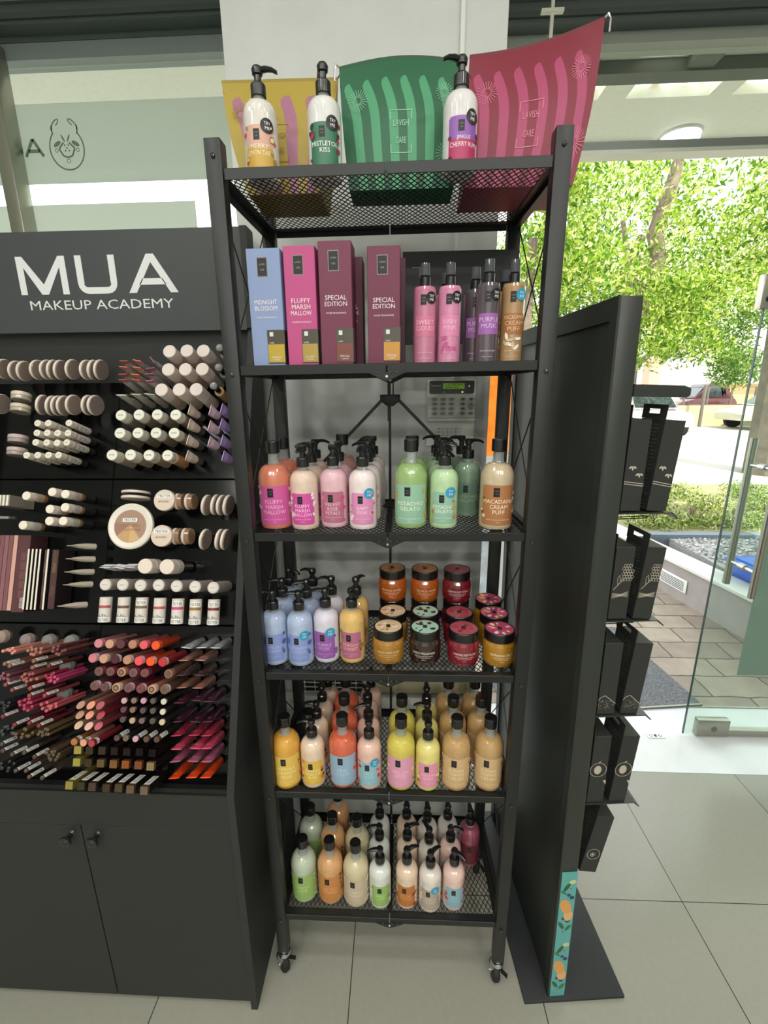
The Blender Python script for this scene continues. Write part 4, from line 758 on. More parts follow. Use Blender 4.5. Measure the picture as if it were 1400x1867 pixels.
MB().prism([(-0.031, 1.853), (0.029, 1.853), (0.029, 1.835), (0.008, 1.819), (-0.010, 1.819), (-0.031, 1.835)], 0.01, RACK, t0=Yb - 0.006).build('pole_bracket', parent=rack, bevel=0.001)
for s_ in (-1, 1): MB().bar((-0.001 + s_ * 0.024, Yb + 0.006, 1.838), (s_ * (RB - PW - 0.01), Yb + 0.006, 1.553), 0.0095, 0.003, RACK, (0, 1, 0)).build('folding_strut', parent=rack)
for s_ in (-1, 1):
    for i in range(5):
        za, zb = SZ[i] - 0.02, SZ[i + 1]
        for (p, q) in (((RW - 0.005, PW, za), (RB - 0.005, RD - PW, zb)), ((RW - 0.005, PW, zb), (RB - 0.005, RD - PW, za))):
            MB().tube([(s_ * p[0], p[1], p[2]), (s_ * q[0], q[1], q[2])], 0.0017, RACK, 6).build('cross_wire', parent=rack)

# ============================================================ bottles and jars
BLKG = mat('151516', 0.28, coat=0.25)
def glabel(b, R, w, z0, z1, m, off=0.0005, r=0.004, n=14):
    """label sheet wrapped on a cylinder facing -y, rounded corners"""
    mp = wrap(R, off)
    for k in range(n):
        xa, xb = -w / 2 + w * k / n, -w / 2 + w * (k + 1) / n
        def ins(x):
            d = w / 2 - abs(x); return r - math.sqrt(max(0, r * r - (r - d) ** 2)) if d < r else 0
        b.add([mp(xa, z0 + ins(xa)), mp(xb, z0 + ins(xb)), mp(xb, z1 - ins(xb)), mp(xa, z1 - ins(xa))], [(0, 1, 2, 3)], m)
def logo(b, mp, cx, cz, w, h, frame=False):
    for q in range(6): xa, xb = cx - w / 2 + w * q / 6, cx - w / 2 + w * (q + 1) / 6; b.flat([(xa, cz - h / 2), (xb, cz - h / 2), (xb, cz + h / 2), (xa, cz + h / 2)], mat('121214', 0.5), mp)
def logot(b, mp, cx, cz, w, h):
    g = mat('9a9a9c', 0.5); b.text('LAVISH', cx, cz + h * 0.15, w * 0.62, h * 0.10, g, mp); b.text('CARE', cx, cz - h * 0.15, w * 0.42, h * 0.10, g, mp)
GLS = clear('eef2f0', 0.8, 0.03, 1.5)
# product: liquid, label, text lines, text colour, accent colours, sub text
PR = {
 'merry_lemon': ('ddd6cc', 'd9a08c', ['MERRY', 'LEMON TART'], 'f0e6c0', ['d8d890', 'c04838', 'a08c50'], ''), 'mistletoe': ('dcdcd8', '1f6e4c', ['MISTLETOE', 'KISS'], 'f0f0e8', ['a82c40', '3c2c2c', '902838'], ''),
 'jingle': ('ddd8d8', '9c3c80', ['JINGLE', 'CHERRY RUM'], 'f4e8f0', ['5c2030', '702838', '8c4858'], ''),
 'fluffy_gel': ('e0714f', 'd6479a', ['FLUFFY', 'MARSH', 'MALLOW'], 'f4b8dc', ['f4e4e4', 'f0d4d8'], 'BATH & SHOWER GEL'), 'fluffy_lotion': ('e6c4b0', 'dc3fa0', ['FLUFFY', 'MARSH', 'MALLOW'], 'fbd0ec', ['f4ecec', 'ecd8dc'], 'BODY LOTION'),
 'velvet_rose': ('e8aebc', 'b8607e', ['VELVET', 'ROSE', 'PETALS'], 'f4c8d4', ['d84878', 'e880a0'], 'BODY LOTION'), 'velvet_gel': ('c08478', 'b8607e', ['VELVET', 'ROSE', 'PETALS'], 'f4c8d4', ['d84878'], ''),
 'baby_pink': ('f0dcda', 'e284ba', ['BABY', 'PINK'], 'f8d0e4', ['d8507c', 'f8f0f0', 'e07090'], 'BODY LOTION'),
 'pistachio_gel': ('93b866', '8cc0a0', ['PISTACHIO', 'GELATO'], 'ecf4d8', ['c8a060', 'a8b460', 'd08c40'], 'BATH & SHOWER GEL'), 'pistachio_lotion': ('b4dca0', '8cc0a4', ['PISTACHIO', 'GELATO'], 'ecf4d8', ['c8a060', 'a8b460', 'c07c3c'], 'BODY LOTION'),
 'pistachio_dark': ('7c9c7c', '668c74', ['PISTACHIO', 'GELATO'], 'a8c0a0', ['706040', '7c8450'], ''),
 'macadamia_gel': ('cdb48e', 'b4713a', ['MACADAMIA', 'CREAM', 'PUFF'], 'f8e8d0', ['f0e4d0', '8c5430', 'e8d8c0'], 'BATH & SHOWER GEL'),
 'midnight': ('a4b8e0', '8094d4', ['MIDNIGHT', 'BLOSSOM'], 'b8c4ec', ['4c60b0', '5870c0'], 'BODY LOTION'), 'purple_musk': ('d6cfe2', '9450a8', ['PURPLE', 'MUSK'], 'd8b0e0', ['8c4cb0', 'a070c0'], 'BODY LOTION'),
 'peachy': ('e8b456', 'b85c82', ['PEACHY', 'SUNSET'], 'f0c490', ['b8703c', '50803c', '8c4430'], 'BODY LOTION'),
 'bliss_gel': ('eaa020', 'eec048', ['MIMOSA', 'ORANGE', 'BLISS'], 'f8e8a0', ['f0941c', 'd87810', '5c3010'], 'BATH & SHOWER GEL'), 'bliss_lotion': ('ecccaa', 'e8b838', ['MIMOSA', 'ORANGE', 'BLISS'], 'f8eca8', ['e08c20', 'd88430', '5c3420'], 'BODY LOTION'),
 'soda_gel': ('e4532c', '8cb0cc', ['PINK', 'SODA'], 'b8d4e8', ['e04040', 'f06c60', 'd83848'], 'BATH & SHOWER GEL'), 'soda_lotion': ('eeb8a2', '88bccc', ['PINK', 'SODA'], 'b0d8e4', ['d84040', 'e86058', 'c83040'], 'BODY LOTION'),
 'melon_gel': ('dcc83a', 'e494b4', ['MELON', 'BITES'], 'f8c4d4', ['80742c', 'f0e8a0', 'd0b840'], 'BATH & SHOWER GEL'), 'melon_lotion': ('ecdc6c', 'e88cac', ['MELON', 'BITES'], 'f8c4d4', ['806030', 'e8b848', 'f0e8a0'], 'BODY LOTION'),
 'toffee_gel': ('c49450', 'd4ac74', ['SUGAR', 'TOFFEE', 'CRUSH'], 'f0dca8', ['b4602c', 'e8d8b0', 'a85c30'], 'BATH & SHOWER GEL'),
 'lime_gel': ('b8c8a8', '98c060', ['FRESH', 'LIME'], 'c8e098', ['c8e088', '80a048'], ''), 'orange_gel': ('e09c58', 'd8843c', ['SALTED', 'TOFFEE'], 'f0b878', ['704020', 'c0742c'], ''),
 'vanilla_gel': ('d4c494', 'ccb898', ['VANILLA', 'DREAM'], 'ecdcc0', ['f0e8d0', 'e8dcb8'], ''), 'lime_lotion': ('dce0d8', '98c060', ['FRESH', 'LIME'], 'c8e898', ['c0e080', '5c8c40', 'e8e8dc'], ''),
 'orange_lotion': ('ecc8a8', 'c8722c', ['SALTED', 'TOFFEE'], 'e8a870', ['7c3c1c', 'a85c28', 'e8d8c8'], ''), 'vanilla_lotion': ('e4d8cc', 'b8a490', ['VANILLA', 'DREAM'], 'd8ccb8', ['a89078', 'e8dcc0'], ''),
 'pink_lotion': ('ecc0b0', '88b4c4', ['PINK', 'SODA'], 'a8ccd4', ['c84040', 'b83c48'], ''), 'berry_lotion': ('a03c54', '6c1c28', ['BERRY'], '8c3444', ['5c1420'], ''),
 'toffee_jar': ('a8762c', None, ['SUGAR TOFFEE CRUSH'], 'f0dcb0', ['e0c49c', 'c08c54', 'f0e4d0'], 'SCULPTING BODY SCRUB'), 'choco_jar': ('2c1a14', None, ['CHOCO FREAKSHAKE'], 'f0e8e0', ['a8d0bc', '4c2c1c', '3c2418'], 'ANTI-CELLULITE BODY SCRUB'),
 'ruby_jar': ('7c1826', None, ['CHARMING RUBY POTION'], 'f4dcdc', ['b04c58', '8c2c38', 'a03c48'], 'ANTIOXIDANT BODY SCRUB'), 'banana_jar': ('a87820', None, ['BANANA SPLIT'], 'f8e8c0', ['c43c6c', 'f0dc80', 'f4e0e8'], 'MOISTURIZING BODY SCRUB'),
 'tropical_jar': ('b4581c', None, ['TROPICAL AFFAIR'], 'f8d8b0', ['d08848', 'b86c34', 'c87c40'], 'MOISTURIZING BODY SCRUB'),
 'sweet_clouds': ('c86c8c', 'd4688c', ['SWEET', 'CLOUDS'], 'f4c0d4', ['e090a8'], 'FRAGRANCE MIST'), 'baby_mist': ('d878a4', 'e07ca8', ['BABY', 'PINK'], 'f4c0dc', ['c85c90'], 'FRAGRANCE MIST'),
 'purple_mist': ('4c4048', '9c50ac', ['PURPLE', 'MUSK'], 'dcc0e4', ['9c50ac'], 'FRAGRANCE MIST'), 'macadamia_mist': ('b08450', 'a8622c', ['MACADAMIA', 'CREAM', 'PUFF'], 'e8c898', ['ece4dc', 'c8b088'], 'FRAGRANCE MIST'),
}
rp = random.Random(21)
def decor(b, mp, w, z0, z1, cols, n, edge=0.42):
    for k in range(n):
        s_ = -1 if k % 2 else 1; x = s_ * w * rp.uniform(edge, edge + 0.14); z = z0 + (z1 - z0) * rp.uniform(0.02, 1.0); c = mat(cols[k % len(cols)], 0.45)
        r = rp.uniform(0.0035, 0.0062); b.disc(x, z, r, r * rp.uniform(0.6, 1.0), c, mp, 9, rp.uniform(0, 3))
        if k % 3 == 0: b.ring(x, z, r * 1.25, r * 0.18, mat(cols[(k + 1) % len(cols)], 0.45), mp, 12)
def lines(b, mp, L_, cz, wmax, lh, m):
    for i, t in enumerate(L_):
        a = text_geo(t)[2]; h = lh * 0.74; w_ = min(wmax, a * h * 1.0); b.text(t, 0, cz - i * lh, w_, h, m, mp)
def soft(h, f=.16, g=205):
    if not h: return h
    v = [int(h[i:i + 2], 16) for i in (0, 2, 4)]; l = sum(v) / 3; return '%02x%02x%02x' % tuple(int(max(0, min(255, c + (l - c) * f + (g - c) * .07))) for c in v)
for k_ in PR: PR[k_] = (soft(PR[k_][0]) if 'jar' not in k_ else PR[k_][0], soft(PR[k_][1], .12)) + PR[k_][2:]
def mk_glass(pr, kind):
    """gel bottle with cap ('g') or lotion bottle with pump ('p')"""
    liq, lab, tx, tc, ac, sub = PR[pr]
    t = bpy.data.objects.new('shower_gel_bottle' if kind == 'g' else 'pump_bottle', None); COL.objects.link(t)
    g = kind == 'g'; R = 0.0412 if g else 0.0352; k = R / 0.0412
    LQ = mat(liq, 0.16, coat=1.0, noise=0.05, nscale=60)
    hs, hn = (0.122, 0.165) if g else (0.118, 0.150)
    rn = 0.0132 if g else 0.0118
    prof = [(0, 0), (R * .86, 0), (R * .96, .002), (R, .008), (R, hs)]
    for i in range(1, 8):
        a = i / 7 * PI / 2; prof.append((rn + (R - rn) * math.cos(a) ** 0.85 if i < 7 else rn, hs + (hn - hs) * math.sin(a) ** 1.0 * 0.93))
    lqz = prof[-1][1]; cut = [q for q in prof if q[1] <= hn - 0.004]
    MB().lathe(prof, LQ, 28).build('body', parent=t, smooth=60)
    MB().lathe([(rn + .0025, lqz + .0002), (rn + .0008, lqz + .005), (rn, lqz + .010), (rn, hn + (.024 if g else .010))], GLS, 20).build('neck', parent=t, smooth=60)
    b = MB(); mp = wrap(R, .0009)
    if lab:
        w_ = 2 * R * (math.radians(62) if g else math.radians(50)); z0, z1 = (.012, .112) if g else (.014, .094)
        if pr == 'merry_lemon': glabel(b, R, w_, z0, .055, mat('c8a040', 0.4)); glabel(b, R, w_, .055, z1, mat(lab, .4))
        elif pr == 'jingle': glabel(b, R, w_, z0, .055, mat('b02c5c', 0.4)); glabel(b, R, w_, .055, z1, mat('8c58a8', .4))
        else: glabel(b, R, w_, z0, z1, mat(lab, 0.4))
        cz = z1 - .017; logo(b, mp, -w_ * .08, cz, .0145 * k, .0225 * k); logot(b, wrap(R, .0013), -w_ * .08, cz, .0145 * k, .0225 * k)
        lh = .0132 * k; lines(b, mp, tx, z0 + (z1 - z0) * (.60 if len(tx) > 2 else .53), w_ * .90, lh, mat(tc, .5))
        if sub: b.text(sub, 0, z0 + .014, w_ * .66, .0028, mat(tc, .5), mp); b.text('500 ml' if g else '300 ml', 0, z0 + .008, None, .0024, mat(tc, .5), mp)
        decor(b, wrap(R, .0013), w_, z0, z1, ac, 9)
        b.build('front_label', parent=t, smooth=0)
    if g:
        MB().lathe([(.0172, .190), (.0176, .191), (.0176, .2175), (.0165, .2195), (0, .2195)], BLKG, 24).build('cap', parent=t, smooth=40)
    else:
        b = MB(); b.lathe([(.0150, .156), (.0155, .1565), (.0155, .176), (.0135, .179), (.0072, .180), (.0072, .193), (0, .193)], BLKG, 20); b.build('pump_collar', parent=t, smooth=40)
        b = MB(); b.lathe([(.0072, .1932), (.0105, .195), (.0115, .204), (.009, .2085), (0, .2095)], BLKG, 16)
        P_ = [(.004, 0, .2025), (.018, 0, .2045), (.030, 0, .2030), (.041, 0, .1975)]; n = len(P_); vs = []
        for i, (x, y, z) in enumerate(P_):
            hw = (.0085, .0075, .006, .0042)[i]; hh = (.0055, .0048, .0042, .0036)[i]
            vs += [(x, hw * math.cos(a), z + hh * math.sin(a)) for a in [q * PI / 5 for q in range(10)]]
        fs = [(i * 10 + q, i * 10 + (q + 1) % 10, (i + 1) * 10 + (q + 1) % 10, (i + 1) * 10 + q) for i in range(n - 1) for q in range(10)] + [tuple(range(30, 40))]
        b.add(vs, fs, BLKG); b.build('pump_head', parent=t, smooth=50)
    return t
def mk_jar(pr):
    liq, lab, tx, tc, ac, sub = PR[pr]; t = bpy.data.objects.new('scrub_jar', None); COL.objects.link(t); R = .0442
    LQ = mat(liq, 0.14, coat=1.0, noise=0.18, nscale=160)
    MB().lathe([(0, 0), (.036, 0), (.0405, .003), (.0435, .012), (R, .024), (R, .050), (.0428, .060), (.0395, .067), (.0385, .0705), (0, .0705)], LQ, 32).build('jar', parent=t, smooth=60)
    MB().lathe([(.0402, .0712), (.0408, .072), (.0408, .0955), (.0396, .0975), (.0372, .0975), (.0368, .0966), (0, .0966)], BLKG, 32).build('lid', parent=t, smooth=40)
    b = MB(); fl = lambda z: (lambda x, y: (x, y, z)); b.disc(0, 0, .0366, .0366, mat(ac[0], .3, coat=.6), fl(.0968), 28)
    for q in range(10):
        a = rp.uniform(0, 6.28); r_ = rp.uniform(.014, .028); s_ = rp.uniform(.004, .0085)
        b.disc(r_ * math.cos(a), r_ * math.sin(a), s_, s_ * rp.uniform(.4, 1), mat(ac[1 + q % 2], .3, coat=.6), fl(.0969 + q * .00002), 8, a)
    logo(b, fl(.0973), 0, 0, .011, .016); logot(b, fl(.0975), 0, 0, .011, .016); b.build('lid_label', parent=t, smooth=0)
    b = MB(); mp = wrap(R, .0008); m = mat(tc, .5); b.text(tx[0], 0, .040, .062, .0068, m, mp); b.text(sub, 0, .0315, .050, .0034, m, mp); b.text('WITH NATURAL EXTRACTS', 0, .0265, .040, .0024, m, mp); b.text('250 ml', 0, .0205, None, .0026, m, mp); b.build('printed_lettering', parent=t, smooth=0)
    return t
def mk_mist(pr):
    liq, lab, tx, tc, ac, sub = PR[pr]; t = bpy.data.objects.new('body_mist_bottle', None); COL.objects.link(t); R = .0252
    LQ = mat(liq, 0.1, coat=1.0)
    MB().lathe([(0, 0), (R * .93, 0), (R, .004), (R, .160), (R * .9, .166), (.014, .1672), (0, .1672)], LQ, 28).build('body', parent=t, smooth=50)
    MB().lathe([(.0118, .1675), (.0122, .168), (.0122, .186), (.0085, .189), (.0085, .205), (0, .206)], mat('1c1c20', .2, coat=.8), 18).build('spray_collar', parent=t, smooth=40)
    MB().lathe([(.0106, .1895), (.0110, .190), (.0104, .2145), (.0, .2155)], clear('606468', .35, .03, 1.5), 18).build('clear_overcap', parent=t, smooth=40)
    b = MB(); mp = wrap(R, .0009); w_ = R * 1.9; glabel(b, R, w_, .062, .105, mat(lab, .4), .0004, .001)
    b2 = wrap(R, .0012); m = mat(tc, .5); lines(b, b2, tx, .092 if len(tx) < 3 else .097, w_ * .88, .0125 if len(tx) < 3 else .0118, m)
    b.text(sub, 0, .028, w_ * .7, .003, m, b2); b.text('250ml / 8.45fl.oz', 0, .016, w_ * .5, .0024, m, b2)
    logo(b, mp, -.004, .138, .012, .021); logot(b, b2, -.004, .138, .012, .021)
    if pr in ('macadamia_mist', 'baby_mist'):
        for q in range(7):
            z = rp.uniform(.03, .06); x = rp.uniform(-.018, .018); b.disc(x, z, .008, .0035, mat(ac[q % len(ac)], .4), b2, 9, rp.uniform(0, 3))
    b.build('front_label', parent=t, smooth=0); return t
def sticker(par, kind, st, col=None):
    R = {'g': .0412, 'p': .0352, 'm': .0252}[kind]; z = {'g': .10, 'p': .093, 'm': .142}[kind]; a0 = {'p': .50, 'm': .55}.get(kind, .5); r = .0135 if kind == 'p' else .0125
    b = MB(); mp = wrap(R, .0017); cx = a0 * R
    n = 20; b.add([mp(cx, z)] + [mp(cx + r * math.cos(2 * PI * q / n), z + r * math.sin(2 * PI * q / n)) for q in range(n)], [(0, 1 + q, 1 + (q + 1) % n) for q in range(n)], mat('161618' if st == 'k' else '2f9cc4', .4))
    m = mat('f0f0f0', .5); b.text('TRY', cx, z + r * .28, r * .95, r * .42, m, wrap(R, .0022)); b.text('ME', cx, z - r * .33, r * .72, r * .42, m, wrap(R, .0022)); b.build('try_me_sticker', parent=par, smooth=0)
DESC = {'merry_lemon': 'white pump bottle with salmon and gold label', 'mistletoe': 'white pump bottle with dark green label', 'jingle': 'white pump bottle with purple and magenta label',
 'fluffy_gel': 'coral capped gel bottle with pink label', 'fluffy_lotion': 'cream pump bottle with magenta label', 'velvet_rose': 'rose pink pump bottle with dusky label', 'velvet_gel': 'dusky rose capped bottle', 'baby_pink': 'whitish pump bottle with light pink label',
 'pistachio_gel': 'green capped gel bottle with mint label', 'pistachio_lotion': 'pale green pump bottle with mint label', 'pistachio_dark': 'dull sage green pump bottle', 'macadamia_gel': 'beige capped gel bottle with caramel label',
 'midnight': 'light blue pump bottle', 'purple_musk': 'pale lilac pump bottle with purple label', 'peachy': 'apricot pump bottle with pink label', 'bliss_gel': 'amber orange capped gel bottle', 'bliss_lotion': 'cream pump bottle with yellow label',
 'soda_gel': 'orange red capped gel bottle with blue label', 'soda_lotion': 'peach pump bottle with light blue label', 'melon_gel': 'yellow capped gel bottle with pink label', 'melon_lotion': 'pale yellow pump bottle with pink label', 'toffee_gel': 'caramel capped gel bottle with tan label',
 'lime_gel': 'pale green capped bottle with lime label', 'orange_gel': 'orange brown capped bottle', 'vanilla_gel': 'vanilla beige capped bottle', 'lime_lotion': 'white pump bottle with lime green label', 'orange_lotion': 'cream pump bottle with burnt orange label', 'vanilla_lotion': 'off-white pump bottle with taupe label',
 'pink_lotion': 'pinkish pump bottle with blue label', 'berry_lotion': 'dark berry red bottle', 'toffee_jar': 'amber brown scrub jar', 'choco_jar': 'dark chocolate scrub jar', 'ruby_jar': 'ruby red scrub jar', 'banana_jar': 'golden scrub jar with colourful lid', 'tropical_jar': 'orange scrub jar',
 'sweet_clouds': 'raspberry pink body mist bottle', 'baby_mist': 'bright pink body mist bottle', 'purple_mist': 'dark body mist bottle with purple label', 'macadamia_mist': 'amber brown body mist bottle'}
SHN = ['top shelf', 'second shelf', 'third shelf', 'fourth shelf', 'fifth shelf', 'lowest shelf']
PROTO = {}
files = {}
for q in BOTTLES: files.setdefault((q[0], q[2], q[1] == 'j2'), []).append(q)
for (s, pr, st2), L_ in files.items():
    L_.sort(key=lambda q: q[3]); fl = [[L_[0]]]
    for q in L_[1:]:
        if abs(q[3] - fl[-1][-1][3]) > .045: fl.append([q])
        else: fl[-1].append(q)
    for fi, F_ in enumerate(fl):
        F_.sort(key=lambda q: q[4])
        for j, q in enumerate(F_):
            s, kind, pr, x, y, ang, stk = q; kk = 'j' if kind == 'j2' else kind
            key = (pr, kk)
            if key not in PROTO:
                PROTO[key] = {'g': lambda: mk_glass(pr, 'g'), 'p': lambda: mk_glass(pr, 'p'), 'j': lambda: mk_jar(pr), 'm': lambda: mk_mist(pr)}[kk]()
            z = SZ[s - 1] - .0052 + TILT * x + (.0982 if kind == 'j2' else 0)
            yaw = rp.uniform(-.12, .12) + math.atan2(x - CP[0], 1.3) * -0.35
            if s == 1: yaw = .12
            M = Matrix.Translation((x, y, z)) @ Matrix.Rotation(yaw, 4, 'Z')
            src = PROTO[key]; t = src.copy(); COL.objects.link(t)
            for ch in src.children: c = ch.copy(); COL.objects.link(c); c.parent = t
            if kk == 'p':
                for ch in t.children:
                    if ch.name.startswith('pump_head'): ch.rotation_euler = (0, 0, math.radians(ang) - yaw)
            t.matrix_world = M
            if stk: sticker(t, kk, stk)
            lb = DESC[pr]; extra = ''
            if len(fl) > 1: extra += [' left file', ' right file', ' far right file'][min(fi, 2)] + ','
            if len(F_) > 1: extra += ' ' + ('front-most' if j == 0 else (ORD[j] + ' from front'))
            if kind == 'j2': extra = ' stacked on another jar' + (',%s' % (' left one' if fi == 0 else ' middle one') if len(fl) > 1 else '')
            elif kind == 'j' and pr == 'tropical_jar': extra = ' under another at the back'
            tag(t, (lb + (', ' + extra.strip().rstrip(',') if extra else '') + ' on the ' + SHN[s - 1]), 'jar' if kk == 'j' else 'bottle', ('scrub jars on the ' if kk == 'j' else 'mist bottles on the ' if kk == 'm' else 'bottles on the ') + SHN[s - 1])
# ---- fragrance cartons on the second shelf
def carton(name, x, y, z, w_, d_, h_, col, side, tx, label, win=True, ga='c89820', yaw=0.0):
    t = thing(name, label, 'box', (x, y, z), 'home fragrance cartons'); t.rotation_euler = (0, 0, yaw)
    MB().box((-w_ / 2, 0, 0), (w_ / 2, d_, h_), mat(col, 0.55)).build('carton', parent=t, bevel=0.001, seg=1)
    b = MB(); mp = XZ(-.0006); cx = -w_ * .04; b.flat([(cx - .0115, h_ * .77), (cx + .0115, h_ * .77), (cx + .0115, h_ * .93), (cx - .0115, h_ * .93)], mat('8a8480', .4), XZ(-.0003))
    logo(b, mp, cx, h_ * .85, .020, h_ * .145); logot(b, XZ(-.0009), cx, h_ * .85, .020, h_ * .145)
    m = mat('e8dce0', .5)
    for i, s_ in enumerate(tx): b.text(s_, 0, h_ * .565 - i * .0125, min(w_ * .68, text_geo(s_)[2] * .0092), .0092, m, mp)
    b.text('HOME FRAGRANCE', 0, h_ * .565 - len(tx) * .0125 - .006, w_ * .62, .0034, m, mp); b.build('printed_front', parent=t, smooth=0)
    if win:
        xa, xb = -w_ * .02, w_ / 2 + .0006
        b = MB(); b.box((xa, -.0012, .010), (xb, -.0002, .080), mat('3c3220', .15, coat=1)); b.box((xb - .0006, .0, .010), (xb + .0006, .03, .080), mat('2c241c', .15, coat=1)); wn = b.build('window', parent=t)
        b = MB(); b.box((xa + .001, -.0018, .012), (xb - .001, -.0013, .050), mat(ga, .08, coat=1)); b.box((xa + .006, -.0022, .0665), (xa + .014, -.0014, .0755), mat('d8d8d8', .3)); b.text('LAVISH', xa + .010, .053, .010, .003, m, XZ(-.0024)); b.text(tx[0][:8], (xa + xb) / 2, .0225, (xb - xa) * .6, .004, m, XZ(-.0024)); b.text('HOME', (xa + xb) / 2, .017, (xb - xa) * .4, .003, m, XZ(-.0024))
        b.build('bottle_in_window', parent=wn)
    return t
zs = SZ[1] - .0052
BX = [(-.2625, .022, .073, .058, .242, '8496bc', 'MIDNIGHT|BLOSSOM', 'light blue fragrance carton with amber bottle window, leftmost on the second shelf', 'b89c20'),
      (-.186, .024, .068, .058, .245, 'b84a80', 'FLUFFY|MARSH|MALLOW', 'bright pink fragrance carton on the second shelf beside the light blue one', 'a88c30'),
      (-.1095, .022, .071, .062, .252, '6e3048', 'SPECIAL|EDITION', 'taller maroon fragrance carton beside the bright pink one', '702c10'),
      (-.006, .024, .070, .058, .240, '6a2c44', 'SPECIAL|EDITION', 'maroon fragrance carton standing alone next to the mist bottles', 'c08420')]
for x, y, w_, d_, h_, c_, tx, lb, ga in BX: carton('fragrance_carton', x, y, zs + TILT * x, w_, d_, h_, c_, c_, tx.split('|'), lb, True, ga, -.03)
carton('fragrance_carton', -.092, .10, zs, .070, .058, .240, '5c2438', '', ['SPECIAL', 'EDITION'], 'maroon carton in the second row behind the taller maroon one', False)
carton('fragrance_carton', .006, .10, zs, .070, .058, .236, '4c2030', '', ['SPECIAL', 'EDITION'], 'dark maroon carton in the second row behind the lone maroon one', False)
t = thing('display_board', 'black board with thin white frame line standing at the back of the second shelf', 'board', (.19, .33, zs))
MB().box((-.155, 0, .073), (.155, .012, .309), mat('18191a', .5)).build('board', parent=t); MB().box((.03, -.02, 0), (.10, .02, .0725), mat('18191a', .5)).build('foot', parent=t)
b = MB(); b.line([(-.13, .30 - .03), (-.108, .30 - .03), (-.108, .12), (-.12, .12)], .0015, mat('a8a8a8'), XZ(-.0008)); b.build('frame_line', parent=t, smooth=0)

